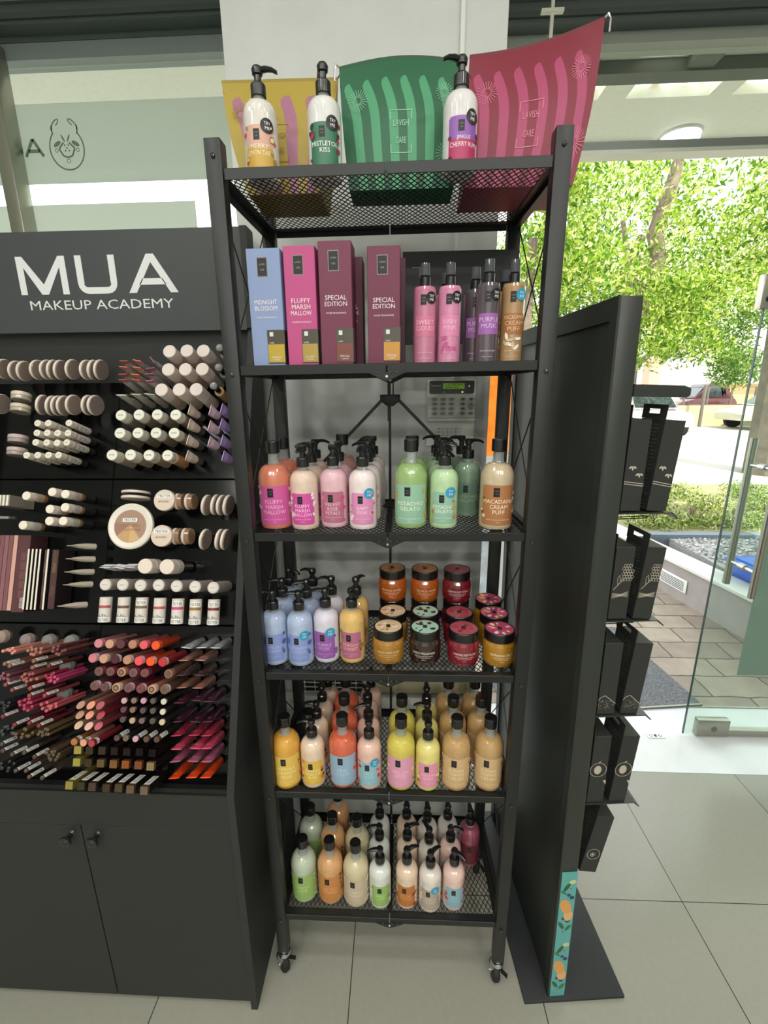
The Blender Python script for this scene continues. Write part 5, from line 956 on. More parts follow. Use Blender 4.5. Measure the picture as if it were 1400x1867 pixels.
# ============================================================ pouches on the top shelf
def pouch(label, c1_, c2_, zipc, bx0, bx1, by0, by1, tl, tr, ty, nstr, lean, tab, sag=0.0):
    """bottom rectangle, top line tl..tr at depth ty; stripes follow curved seams on the front"""
    t = thing('cosmetic_pouch', label, 'pouch', ((bx0 + bx1) / 2, (by0 + by1) / 2, SZ[0] - .0052), 'striped pouches on the top shelf'); o = Vector(t.location)
    z0 = SZ[0] - .0052; gus = .05; A_ = mat(c1_, .5); B_ = mat(c2_, .5)
    mid = ((tl[0] + tr[0]) / 2)
    def front(u, v, off=0.0):
        # u 0..1 across, v 0..1 up
        wl = bx0 + (tl[0] - bx0) * min(1, v * 1.0 + .12 * math.sin(v * PI)); wr = bx1 + (tr[0] - bx1) * min(1, v + .12 * math.sin(v * PI))
        x = wl + (wr - wl) * u; zt = tl[1] + (tr[1] - tl[1]) * u + sag * math.sin(u * PI)
        y = by0 + (ty - .004 - by0) * v ** 1.3 - .012 * math.sin(v * PI) * math.sin(u * PI) - off
        return (x - o.x, y - o.y, z0 + (zt - z0) * v - o.z)
    def back(u, v):
        q = front(u, v); y = by1 + (ty + .004 - by1) * v ** .8 - o.y
        return (q[0], y, q[2])
    NV = 28; b = MB(); ub = [i / nstr for i in range(nstr + 1)]
    def ucurve(k, v): return max(0, min(1, k - .62 * max(0, (v - .50)) ** 2.0 + .03 * (1 - v)))
    vt = .86
    def U(k, v): return 0 if k == 0 else 1 if k == 1 else ucurve(k, v)
    for i in range(nstr):
        sub = 8 if i % 2 else 3
        for s_ in range(sub):
            ta, tc = s_ / sub, (s_ + 1) / sub; ua, uc = ub[i] + (ub[i + 1] - ub[i]) * ta, ub[i] + (ub[i + 1] - ub[i]) * tc
            ca, cc = [vt - .10 * (1 - math.sqrt(max(0, 1 - (1 - t_) ** 2))) for t_ in (ta, tc)] if i % 2 else (1, 1)
            for m, (la, lc), (ha, hc), nn in ((B_ if i % 2 else A_, (0, 0), (ca, cc), NV), (A_, (ca, cc), (1, 1), 4)):
                if not i % 2 and la: continue
                for j in range(nn):
                    q = [(ua, la + (ha - la) * j / nn), (uc, lc + (hc - lc) * j / nn), (uc, lc + (hc - lc) * (j + 1) / nn), (ua, la + (ha - la) * (j + 1) / nn)]
                    b.add([front(U(a_, v_), v_) for a_, v_ in q], [(0, 1, 2, 3)], m)
    for j in range(NV):
        va, vb = j / NV, (j + 1) / NV
        for s_ in range(8): b.add([back(s_ / 8, va), back((s_ + 1) / 8, va), back((s_ + 1) / 8, vb), back(s_ / 8, vb)], [(3, 2, 1, 0)], A_)
        for u in (0, 1): b.add([front(u, va), front(u, vb), back(u, vb), back(u, va)], [(0, 1, 2, 3) if u == 0 else (3, 2, 1, 0)], A_ if u == 0 or nstr % 2 else B_)
    b.add([front(0, 0), front(1, 0), back(1, 0), back(0, 0)], [(3, 2, 1, 0)], A_)
    bm_ = b.build('bag_body', parent=t, smooth=50)
    b = MB(); n = 12
    for i in range(n):
        a_, c_ = front(i / n, 1), front((i + 1) / n, 1); d_, e_ = back(i / n, 1), back((i + 1) / n, 1)
        up_ = lambda q: (q[0], q[1], q[2] + .006)
        b.add([a_, c_, up_(c_), up_(a_), d_, e_, up_(e_), up_(d_)], [(0, 1, 2, 3), (7, 6, 5, 4), (3, 2, 6, 7)], mat(zipc, .6))
    b.build('zip', parent=t, smooth=0)
    e = Vector(front(1 if tab > 0 else 0, 1)) + Vector((0, 0, .004))
    b = MB(); b.tube([e, e + Vector((tab * .006, -.004, .004)), e + Vector((tab * .010, -.006, -.006)), e + Vector((tab * .010, -.006, -.028))], .0022, CHR, 6); b.build('zip_puller', parent=t)
    b = MB(); m = mat(lean, .45); F_ = lambda x, y: front(x, y, .0012); gx, gy = (.5, .42)
    b.line([(gx - .09, gy - .16), (gx + .09, gy - .16), (gx + .09, gy + .16), (gx - .09, gy + .16), (gx - .09, gy - .16)], .006, m, F_)
    b.text('LAVISH', gx, gy + .06, .13, .05, m, F_); b.text('CARE', gx, gy - .07, .09, .05, m, F_)
    asp = (tr[0] - tl[0]) / (tl[1] - z0)
    for cx, cy, r in ((.90, .26, .10), (.14, .70, .09), (.86, .74, .08)):
        for q in range(22):
            a = q * 2 * PI / 22; b.line([(cx + r * .3 * math.cos(a) / asp, cy + r * .3 * math.sin(a)), (cx + r * math.cos(a) / asp, cy + r * math.sin(a))], .004, m, F_)
    b.build('printed_pattern', parent=t, smooth=0)
    return t
pouch('yellow and pink striped pouch at the left of the top shelf', 'a8923c', 'a46c84', '94802c', -.315, -.150, .128, .270, (-.378, 2.543), (-.113, 2.540), .20, 9, '947a30', 1)
pouch('green striped pouch in the middle of the top shelf', '1a5a3a', '469268', '16482e', -.084, .146, .120, .21, (-.106, 2.545), (.164, 2.548), .175, 13, '8cc0a0', -1, .014)
pouch('large crimson and pink striped pouch at the right end of the top shelf', '7c2034', 'a44066', '6c1a2a', .170, .405, .125, .27, (.180, 2.565), (.462, 2.622), .19, 13, 'd07890', 1, -.012)
for t in PROTO.values():
    for c in list(t.children): bpy.data.objects.remove(c)
    bpy.data.objects.remove(t)
# ============================================================ black display stand on the right
st = thing('display_stand', 'tall flat black metal display stand with small shelves, right of the rack', 'display stand', (0.492, -0.018, 0)); st.rotation_euler = (0, 0, 0.088)
SM = mat('30342f', 0.36, 0.1); SM2 = mat('2a2d2c', 0.45)
MB().box((-.07, -.01, 0), (.25, .66, .011), mat('26292b', .5)).build('base_plate', parent=st, bevel=.002)
b = MB(); LN = -.014
def lean(a, c): return (a[0] + LN * a[2], a[1], a[2]), (c[0] + LN * c[2], c[1], c[2])
def lbox(b, x0, y0, z0, x1, y1, z1, m):
    v = [(x + LN * z, y, z) for z in (z0, z1) for x, y in ((x0, y0), (x1, y0), (x1, y1), (x0, y1))]
    b.add(v, [(0, 3, 2, 1), (4, 5, 6, 7), (0, 1, 5, 4), (1, 2, 6, 5), (2, 3, 7, 6), (3, 0, 4, 7)], m)
lbox(b, .012, .004, .0115, .060, .64, 2.045, SM); b.build('upright_board', parent=st, bevel=.002)
b = MB(); lbox(b, .006, .0, .0115, .0115, .03, 2.045, SM); lbox(b, .006, .61, .0115, .0115, .644, 2.045, SM); lbox(b, .006, .03, 2.0, .0115, .61, 2.045, SM); b.build('edge_frame', parent=st)
b = MB(); lbox(b, .013, .0005, .012, .059, .0035, .52, mat('5fa8a4', .5)); FS = lambda x, z: (.013 + x + LN * z, .0001, z)
for z0 in (.02, .27):
    for (dx, dz, r1, r2, c_, ro) in ((.02, .12, .016, .03, 'd89c58', .3), (.03, .085, .014, .022, 'e0ac70', 0), (.024, .115, .010, .004, '5c2c20', .2), (.036, .155, .007, .007, '2c3a5c', 0), (.026, .165, .006, .006, '34486c', 0), (.012, .045, .006, .016, '2c6440', .5), (.034, .035, .006, .014, '3c7448', -.6), (.018, .195, .006, .018, '2c5c3c', -.5), (.034, .215, .010, .008, 'c8cc90', .3), (.034, .215, .006, .005, '4c6430', .3), (.010, .175, .004, .012, '3c7c50', .9), (.020, .02, .003, .003, 'c04858', 0), (.030, .19, .003, .003, 'b84c58', 0), (.03, .062, .007, .006, '2c3a5c', 0), (.018, .072, .007, .006, '34406c', 0)):
        b.disc(dx, z0 + dz, r1, r2, mat(c_, .5), lambda x, z: (.013 + x + LN * z, .0002 - .00001 * r1 * 1e3, z), 12, ro)
b.build('patterned_strip', parent=st, smooth=0)
SHZ = [1.585, 1.312, 1.040, .757]
for i, z in enumerate(SHZ):
    b = MB(); x0 = .0605 + LN * z; w_ = .125 + .004 * i
    b.box((x0, .004, z), (x0 + w_, .63, z + .0025), mat('3c3f3c', .22, .3)); b.prism([(x0 + w_, z + .0025), (x0 + w_ + .016, z - .012), (x0 + w_ + .014, z - .014), (x0 + w_ - .002, z)], .626, mat('3c3f3c', .22, .3), t0=.004); b.build('shelf', parent=st)
b = MB(); x0 = .0605 + LN * 1.85; b.prism([(x0, 1.872), (x0 + .11, 1.868), (x0 + .125, 1.862), (x0 + .125, 1.848), (x0 + .118, 1.843), (x0, 1.846)], .63, SM, t0=.002); b.build('top_canopy', parent=st)
for z in (1.565, 1.292, 1.02):
    b = MB(); x0 = .061 + LN * z; b.tube([(x0, .05, z), (x0 + .085, .05, z + .002), (x0 + .093, .042, z + .004), (x0 + .085, .034, z + .002), (x0, .034, z)], .0015, mat('202220', .3, .5), 6); b.build('peg_hook', parent=st)
CB = mat('292a28', .5); GR = mat('b4ac9c', .6)
def hang(x, z, h, w_, d_, tilt, deco, label, tab=True):
    # a flat carton hanging from its tab; narrow side to the viewer, printed back to the left
    t = thing('hanging_carton', label, 'carton', (0, 0, 0), 'black cartons on the display stand'); M = st.matrix_basis.copy()
    M = Matrix.Translation((0.492, -.018, 0)) @ Matrix.Rotation(.088, 4, 'Z') @ Matrix.Translation((x + LN * z, .008, z)) @ Matrix.Rotation(tilt, 4, 'Y')
    t.matrix_world = M
    b = MB().box((0, 0, 0), (w_, d_, h), CB); b.build('box_body', parent=t, bevel=.0008, seg=1)
    if tab:
        b = MB(); b.box((-.0012, .0, h + .0002), (.0, d_ * .28, h + .032), CB); b.box((-.0012, d_ * .72, h + .0002), (.0, d_, h + .032), CB); b.box((-.0012, d_ * .28, h + .0002), (0, d_ * .72, h + .012), CB); b.box((-.0012, d_ * .28, h + .022), (0, d_ * .72, h + .032), CB); b.build('hang_tab', parent=t)
    b = MB(); Fx = lambda u, v: (-.0004, d_ - u, v); g2 = mat('8c8880', .6)
    for k in range(int(h / .0085)): b.text(rp.choice(['NATURAL CARE', 'SOFT GENTLE', 'INGREDIENTS', 'FOR ALL SKIN', 'APPLY DAILY', 'MADE WITH']), d_ * .5, h - .012 - k * .0082, d_ * rp.uniform(.4, .75), .0028, g2, Fx)
    b.box((-.0006, d_ * .6, .008), (-.0002, d_ * .88, .022), mat('c8c8c0', .6)); F = XZ(-.0004)
    if deco == 'bee':
        for (bx, bz) in ((.35, .48), (.72, .40)):
            for (dx, dz, r1, r2, ro) in ((0, 0, .0022, .005, .2), (-.005, .002, .004, .0022, .7), (.005, .002, .004, .0022, -.7)): b.disc(w_ * bx + dx, h * bz + dz, r1, r2, GR, F, 10, ro)
        for q in (.335, .31): b.line([(0, h * q), (w_, h * (q - .03))], .0016, GR, F)
    elif deco == 'artichoke':
        for r in range(6):
            for c in range(4 - (r > 3)): b.ring(w_ * (.52 + c * .14) + (r % 2) * .003, h * (.56 + r * .038), .0042, .0009, GR, F, 8)
        b.line([(w_ * .1, h * .42), (w_ * .35, h * .5), (w_ * .6, h * .57)], .0014, GR, F); b.line([(w_ * .3, h * .48), (w_ * .25, h * .58), (w_ * .35, h * .62), (w_ * .42, h * .52)], .001, GR, F)
        for q in range(7): b.line([(w_ * .05, h * (.30 + q * .012)), (w_ * .5, h * (.33 + .004 * q)), (w_ * .9, h * (.32 + q * .012))], .0008, GR, F)
    elif deco == 'leaf': b.line([(0, h * .20), (w_ * .1, h * .24), (w_ * .35, h * .27), (w_, h * .15)], .0016, GR, F); [b.disc(rp.uniform(0, w_ * .9), h * rp.uniform(.08, .2), .0012, .0006, GR, F, 6) for _ in range(40)]
    elif deco == 'fruit':
        b.disc(w_ * .42, h * .5, w_ * .22, w_ * .30, GR, F, 18); b.ring(w_ * .45, h * .5, w_ * .5, .0014, GR, F, 26); b.disc(w_ * .5, h * .62, .004, .0015, GR, F, 8, .5); b.flat([(w_ * .8, h * .34), (w_, h * .34), (w_, h * .27)], GR, F)
    elif deco == 'avocado':
        b.ring(w_ * .5, h * .33, w_ * .38, .0014, GR, F, 24); b.ring(w_ * .45, h * .32, w_ * .14, .0014, GR, F, 16); b.disc(w_ * .45, h * .32, w_ * .06, w_ * .08, GR, F, 12)
    b.build('printed_pattern', parent=t, smooth=0)
    return t
TI = [(1.59, .205, 'bee', ('with bees', 'just under the rounded canopy')), (1.317, .185, 'artichoke', ('with artichoke drawing', 'on the second tier of the stand')), (1.045, .205, 'leaf', ('with pale leaf edge', 'on the third tier of the stand')), (.7605, .215, 'fruit', ('with fruit drawing', 'on the fourth tier of the stand'))]
for i, (z, h, dc, (a_, b_)) in enumerate(TI):
    for k, nm in ((0, 'nearer board'), (1, 'further out')):
        hang(.0640 + k * .062, z + .002, h, .046, .088, .0 + .07 * k, dc, 'black hanging carton %s, %s, %s' % (a_, nm, b_))
hang(.066, .515, .20, .050, .088, .16, 'avocado', 'black carton with pale avocado drawing hanging alone on the lowest tier')

# ============================================================ make-up unit on the left
CX0, CX1 = -1.31, -.41; TH = math.atan(.4)
O_ = Vector((0, -.075, .82)); T_ = Vector((0, math.sin(TH), math.cos(TH))); N_ = Vector((0, -math.cos(TH), math.sin(TH)))
def pt(x, s, off): q = O_ + T_ * s + N_ * off; return (x, q.y, q.z)
PM = Matrix(((1, 0, 0), (0, T_.y, N_.y), (0, T_.z, N_.z))).to_4x4()      # local x, y up the slope, z out of the slope
def pmat(x, s, off): return Matrix.Translation(pt(x, s, off)) @ PM
UB = mat('2f312f', .55, spec=.35, noise=.04, nscale=200); UG = mat('0a0b0b', .14, spec=.3)
un = thing('makeup_display_unit', 'large black make-up display cabinet with sloping tester panel and lettered header', 'display cabinet', (-.86, .0, 0))
def upt(q): return (q[0] + .86, q[1], q[2])
prof = [(-.08, .0), (-.08, .82), (.41, 2.045), (.40, 2.05), (.40, 2.322), (.46, 2.322), (.46, 0)]
for x0 in (CX0, CX1 - .02):
    MB().prism([(a, c) for a, c in prof], .02, UB, lambda a, c, q, x0=x0: (x0 + .86 + q, a, c)).build('side_panel', parent=un)
MB().box((CX0 + .8805, .402, 2.045), (CX1 + .8395, .43, 2.320), mat('404445', .5, noise=.03, nscale=150)).build('header_panel', parent=un)
MB().box((CX0 + .8805, .431, .02), (CX1 + .8395, .45, 2.30), UB).build('back_panel', parent=un)
b = MB(); F = lambda x, z: (x + .86, .4012, z); LT = mat('e2e4e4', .4, emit=.0)
za, zb, sw = 2.1515, 2.2555, .021
def gl(pts): b.flat(pts, LT, F)
x = -1.108
gl([(x, za), (x + .020, za), (x + .020, zb), (x, zb)]); gl([(x + .130, za), (x + .150, za), (x + .150, zb), (x + .130, zb)])
gl([(x + .020, zb), (x + .020, zb - .030), (x + .065, za), (x + .075, za + .0), (x + .075, za + .028)]); gl([(x + .130, zb), (x + .075, za + .028), (x + .075, za), (x + .085, za), (x + .130, zb - .030)])
x = -.928; w_ = .120; r = .030
outer = [(x, zb), (x, za + r)] + [(x + r - r * math.cos(a), za + r - r * math.sin(a)) for a in (.4, .8, 1.2, PI / 2)] + [(x + w_ - r + r * math.sin(a), za + r - r * math.cos(a)) for a in (0, .4, .8, 1.2)] + [(x + w_, za + r), (x + w_, zb)]
ri_ = .012; inner = [(x + .02, zb), (x + .02, za + r)] + [(x + r - ri_ * math.cos(a), za + r - ri_ * math.sin(a)) for a in (.4, .8, 1.2, PI / 2)] + [(x + w_ - r + ri_ * math.sin(a), za + r - ri_ * math.cos(a)) for a in (0, .4, .8, 1.2)] + [(x + w_ - .02, za + r), (x + w_ - .02, zb)]
for i in range(len(outer) - 1): gl([outer[i], inner[i], inner[i + 1], outer[i + 1]])
x = -.776; w_ = .150
gl([(x, za), (x + .0235, za), (x + w_ / 2 + .0, zb - .022), (x + w_ / 2, zb), (x + w_ / 2 - .011, zb)]); gl([(x + w_ - .0235, za), (x + w_, za), (x + w_ / 2 + .011, zb), (x + w_ / 2, zb), (x + w_ / 2, zb - .022)]); gl([(x + .034, za + .022), (x + w_ - .034, za + .022), (x + w_ - .045, za + .039), (x + .045, za + .039)])
b.build('large_lettering', parent=un, smooth=0)
b = MB(); b.text('MAKEUP ACADEMY', -.866, 2.122, .442, .026, LT, F); b.build('small_lettering', parent=un, smooth=0)
MB().box((CX0 + .8805, -.072, .70), (CX1 + .8395, -.052, .815), UB).build('front_rail', parent=un); 
b = MB(); q0 = [pt(CX0 + .021, -.0, -.001), pt(CX1 - .021, -.0, -.001), pt(CX1 - .021, -.004, -.07), pt(CX0 + .021, -.004, -.07)]
b.add([upt(q) for q in q0], [(3, 2, 1, 0)], UB); b.build('ledge', parent=un)
for x0, x1, s_ in ((CX0 + .021, -.8605, 1), (-.8595, CX1 - .0205, -1)):
    d = MB().box((x0 + .86 + .001, -.071, .02), (x1 + .86 - .001, -.053, .697), UB).build('door', parent=un, bevel=.0008, seg=1)
    kx = x1 - .03 if s_ > 0 else x0 + .045
    b = MB(); b.M = Matrix.Translation((kx + .86, -.0712, .668)) @ Matrix.Rotation(PI / 2, 4, 'X'); b.lathe([(.011, 0), (.0075, .004), (.0065, .012), (.012, .018), (.0165, .024), (.016, .030), (.010, .034), (0, .035)], mat('1c1c1c', .25, coat=.4), 20); b.build('knob', parent=d, smooth=60)
MB().box((CX0 + .8805, -.05, 0), (CX1 + .8395, .43, .019), UB).build('plinth', parent=un)
rowsz = [(1.335, .876), (.873, .437), (.434, -.004)]
for (xa, xb) in ((CX0 + .021, -.8605), (-.8595, CX1 - .021)):
    for (sa, sb) in rowsz:
        b = MB(); b.M = Matrix.Translation((.86, 0, 0)) @ pmat(0, 0, -.07); b.box((xa, sb, -.01), (xb, sa, 0), UG); b.build('tester_tray', parent=un, bevel=.0015, seg=1)
# ---- testers
def cyl(b, r, z0, z1, m, n=18, bev=.0015, c=(0, 0)): b.lathe([(0, z0), (r - bev, z0), (r, z0 + bev), (r, z1 - bev), (r - bev, z1), (0, z1)], m, n, (c[0], c[1], 0))
def mk(name, parts):
    r = bpy.data.objects.new(name, None); COL.objects.link(r); r.empty_display_size = .01
    for nm, b in parts: b.build(nm, parent=r)
    return r
TW = mat('ecebe6', .5); TI_ = mat('222222', .6)
ANG = [.75]
def band(b, r, z, w_, s='TESTER', half=1.3, fc=1.0):
    """white tester sticker around a tube (tube axis z), facing up/left"""
    n = 8
    def q(a, c): an = a / r + ANG[0]; return ((r + .0004) * math.cos(an), (r + .0004) * math.sin(an), c)
    for k in range(n):
        a, c = -half * r + 2 * half * r * k / n, -half * r + 2 * half * r * (k + 1) / n
        b.add([q(a, z), q(c, z), q(c, z + w_), q(a, z + w_)], [(0, 1, 2, 3)], TW)
    def q2(a, c): an = a / r + ANG[0]; return ((r + .0007) * math.cos(an), (r + .0007) * math.sin(an), c)
    b.text(s, 0, z + w_ / 2, 2 * half * r * .8, w_ * .6, TI_, q2)
def strip(b, r, z0, z1, s='TESTER'):
    """tester sticker running along the tube"""
    n = 4
    def q(a, c, e=.0004): an = a / r + ANG[0]; return ((r + e) * math.cos(an), (r + e) * math.sin(an), c)
    w_ = r * 1.5
    for k in range(n):
        a, c = -w_ / 2 + w_ * k / n, -w_ / 2 + w_ * (k + 1) / n
        b.add([q(a, z0), q(c, z0), q(c, z1), q(a, z1)], [(0, 1, 2, 3)], TW)
    b.text(s, -(z0 + z1) / 2, 0, (z1 - z0) * .8, w_ * .55, TI_, lambda u, v: q(v, -u, .0008))
def flat_tube(L_, w_, th, tip, m, mtip, kk=3):
    """squeezed tube: round at the socket, flat crimp at the outer end"""
    b = MB(); n = 14; rings = []
    for (z, fx, fy) in ((-L_, .75, 1.0), (-L_ * .6, .85, .95), (-L_ * .25, 1.0, .55), (-.006, 1.08, .14), (0, 1.1, .10)):
        rings.append([(w_ * fx * math.cos(2 * PI * k / n), th * fy * math.sin(2 * PI * k / n), z) for k in range(n)])
    for i in range(len(rings) - 1): b.add(rings[i] + rings[i + 1], [(k, (k + 1) % n, n + (k + 1) % n, n + k) for k in range(n)], m if i < kk else mtip)
    b.add(rings[-1], [tuple(range(n))], mtip); b.add(rings[0], [tuple(reversed(range(n)))], m); return b
def shade(h, f): v = [max(0, min(255, int(int(h[i:i + 2], 16) * f))) for i in (0, 2, 4)]; return '%02x%02x%02x' % tuple(v)
CLR = clear('3a3a3c', .35, .05, 1.45)
def proto(kind, col, i):
    m = mat(col, .4, coat=.2); L_ = .105; ANG[0] = -.35 if kind in ('foundation', 'concealer', 'stick') else .35 if kind in ('fat_stick', 'fat_cap') else .75
    if kind == 'foundation': b = MB(); cyl(b, .0188, -.045, 0, mat('ddcfc6', .45), 24); c = MB(); cyl(c, .0184, -.12, -.0455, m, 24); (band(c, .0186, -.06, .012) if i in (1, 2) and col == 'c8b8a8' else None); return mk('foundation_tube', [('cap', b), ('tube', c)]), 'foundation tube'
    if kind == 'dome': b = MB(); b.lathe([(.0, .0), (.006, -.001), (.011, -.008), (.009, -.016), (.006, -.02), (0, -.02)], clear('c8cccc', .5, .02, 1.6), 16); c = MB(); cyl(c, .009, -.05, -.0205, mat('101010', .2, coat=1)); d = MB(); cyl(d, .0145, -.11, -.0505, mat(col, .15, coat=1)); return mk('dropper_bottle', [('clear_knob', b), ('collar', c), ('bottle', d)]), 'dropper bottle'
    if kind == 'concealer':
        b = MB(); cyl(b, .0158, -.03, 0, mat('e4e2d4', .35), 22); b.text(['#150', '#142', '#146', '#154'][i % 4], 0, 0, .015, .004, TI_, lambda x, y: (x, y, .0004)); c = MB(); cyl(c, .017, -.10, -.0305, mat(col, .2, coat=1), 22)
        if col in ('b09a80', 'c89868'): band(b, .0158, -.022, .010)
        return mk('concealer_bottle', [('numbered_cap', b), ('bottle', c)]), 'concealer bottle'
    if kind == 'stick': b = MB(); cyl(b, .0100, -.018, 0, mat('e6dfce', .4)); b.text('#10', 0, 0, .008, .003, TI_, lambda x, y: (x, y, .0004)); c = MB(); cyl(c, .0104, -.085, -.0182, m); strip(c, .0104, -.07, -.03); d = MB(); cyl(d, .0095, -.115, -.0852, BLK); return mk('concealer_stick', [('cap', b), ('barrel', c), ('lower_barrel', d)]), 'concealer stick'
    if kind == 'fat_stick': b = MB(); cyl(b, .0125, -.022, 0, mat('ece2d2', .4)); c = MB(); cyl(c, .0125, -.055, -.0222, m); band(c, .0126, -.034, .008); d = MB(); cyl(d, .0122, -.068, -.0552, mat('8c6444', .5)); e = MB(); cyl(e, .0115, -.118, -.0682, BLK); return mk('contour_stick', [('cap', b), ('barrel', c), ('shade_band', d), ('lower_barrel', e)]), 'contour stick'
    if kind == 'compact': b = MB(); b.M = Matrix.Rotation(PI / 2, 4, 'Y'); cyl(b, .030, -.0042, .0030, mat('e2d6c8', .4), 28, .001); c = MB(); c.M = Matrix.Rotation(PI / 2, 4, 'Y'); cyl(c, .0285, .0031, .0062, mat('8c7c74', .2, coat=.8), 28, .0008); return mk('powder_compact', [('case', b), ('clear_lid', c)]), 'powder compact'
    if kind == 'flat_compact': b = MB(); b.M = Matrix.Rotation(PI / 2, 4, 'X'); cyl(b, .038, -.0035, .0035, m, 32, .001); c = MB(); c.M = Matrix.Rotation(PI / 2, 4, 'X'); cyl(c, .037, -.0062, -.0037, mat('241c1c', .2), 32, .001); return mk('powder_compact', [('case', b), ('base', c)]), 'powder compact'
    if kind == 'powder_jar': b = MB(); b.M = Matrix.Rotation(-PI / 2, 4, 'X'); cyl(b, .026, .0005, .012, m, 28); c = MB(); c.M = Matrix.Rotation(-PI / 2, 4, 'X'); cyl(c, .0258, -.011, 0, mat(shade(col, .85), .15, coat=1), 28); return mk('loose_powder_jar', [('lid', b), ('jar', c)]), 'loose powder jar'
    if kind == 'pot': b = MB(); cyl(b, .0300, -.014, 0, m, 32); b.box((-.021, .006, .0003), (.021, .018, .0007), TW); b.text('TESTER', 0, .012, .037, .0075, TI_, lambda x, y: (x, y, .0011)); b.text('BRONZED', 0, -.004, .030, .0055, mat('7c6450', .6), lambda x, y: (x, y, .0005)); c = MB(); cyl(c, .0295, -.05, -.0142, mat('1c1614', .2, coat=1), 32); return mk('bronzer_pot', [('lid', b), ('jar', c)]), 'bronzer pot'
    if kind == 'bronzer':
        b = MB(); b.lathe([(0, -.016), (.062, -.016), (.0645, -.012), (.0645, -.003), (.060, .0), (.047, -.003), (0, -.003)], mat('e4dcd0', .3, coat=.4), 40)
        c = MB(); fl = lambda x, y: (x, y, -.0025); c.disc(0, 0, .046, .046, mat('a48470', .5), fl, 40)
        c.flat([(0, .006), (-.036, -.028), (-.02, -.0414), (0, -.046)], mat('c0986c', .5), lambda x, y: (x, y, -.0023)); c.flat([(0, .006), (0, -.046), (.016, -.043), (.03, -.035)], mat('cca878', .5), lambda x, y: (x, y, -.0022)); c.flat([(0, .006), (-.045, .009), (-.044, -.014), (-.036, -.028)], mat('987464', .5), lambda x, y: (x, y, -.0021))
        c.text('BRONZED', .004, .002, .05, .008, mat('9c7050'), lambda x, y: (x, y, -.0018)); c.text('AWAY FROM HERE', .006, -.010, .05, .006, mat('9c7050'), lambda x, y: (x, y, -.0018)); c.box((-.022, .012, -.0018), (.020, .023, -.001), TW); c.text('TESTER', -.001, .0175, .036, .007, TI_, lambda x, y: (x, y, -.0006))
        return mk('bronzer_compact', [('case', b), ('powder', c)]), 'round bronzer compact'
    if kind == 'drum': b = MB(); b.M = Matrix.Rotation(PI / 2, 4, 'Y'); cyl(b, .0235, -.013, -.0052, mat('d4c4b8', .4), 28); c = MB(); c.M = Matrix.Rotation(PI / 2, 4, 'Y'); cyl(c, .0232, -.005, .0085, mat(col, .15, coat=1), 28); return mk('bronzer_drum', [('lid', b), ('jar', c)]), 'bronzer jar'
    if kind == 'fat_cap': b = MB(); cyl(b, .0205, -.03, 0, mat('e0d2c4', .45), 26); c = MB(); cyl(c, .0205, -.062, -.0302, m, 26); band(c, .0206, -.045, .012); d = MB(); cyl(d, .0195, -.122, -.0622, mat('1c1a18', .1, coat=1), 26); return mk('primer_bottle', [('cap', b), ('sleeve', c), ('bottle', d)]), 'primer bottle'
    if kind == 'balm_round': b = MB(); cyl(b, .0160, -.006, 0, mat('dcd4cc', .4), 22, .002); b.ring(0, 0, .0125, .0006, mat('b0a8a0'), lambda x, y: (x, y, .0004)); b.text('BALM', 0, 0, .012, .003, mat('8c8480'), lambda x, y: (x, y, .0004)); c = MB(); cyl(c, .0160, -.105, -.0062, mat('a89e96', .45), 22); return mk('balm_tube', [('end_cap', b), ('tube', c)]), 'balm tube'
    if kind == 'balm_upright':
        b = MB(); b.M = Matrix.Rotation(-PI / 2, 4, 'X'); cyl(b, .0160, -.034, .034, mat('d6cdc4', .45), 24, .001); b.M = Matrix(); q = lambda r: (lambda u, v: ((r) * math.sin(u / .016), v, (r) * math.cos(u / .016)))
        def w(b_, a0, a1, z0, z1, m_, r=.0164):
            for k in range(8): ua, uc = a0 + (a1 - a0) * k / 8, a0 + (a1 - a0) * (k + 1) / 8; b_.add([q(r)(ua, z0), q(r)(uc, z0), q(r)(uc, z1), q(r)(ua, z1)], [(0, 1, 2, 3)], m_)
        w(b, -.022, .022, .005, .012, mat(col, .4)); w(b, -.022, .022, -.033, -.020, TW, .0166); b.text('TESTER', .002, -.0265, .028, .008, TI_, q(.0169))
        if i in (2, 4, 5, 6): w(b, -.012, .020, .014, .027, TW, .0167); b.text('TESTER', .004, .0205, .026, .008, TI_, q(.0170))
        for k in range(6): w(b, -.014 + k * .005, -.010 + k * .005, -.018, -.010 - (k % 3) * .003, mat('8c9490'), .0165)
        return mk('balm_tube', [('tube', b)]), 'tester balm tube'
    if kind in ('crayon', 'crayon_t', 'crayon_r', 'crayon_rt'):
        r = .0118; b = MB(); cyl(b, r, -.014, 0, m, 20)
        if 'r' in kind[7:]: b.disc(0, 0, r * .72, r * .72, mat('5c5044', .4), lambda x, y: (x, y, .0003)); b.disc(0, 0, r * .3, r * .3, mat(shade(col, .8), .4), lambda x, y: (x, y, .0006))
        c = MB(); cyl(c, r, -.12, -.0142, mat(shade(col, .72), .35, coat=.4), 20)
        if kind.endswith('t'): band(b, r, -.012, .0085)
        return mk('lip_crayon', [('cap', b), ('barrel', c)]), 'lip crayon'
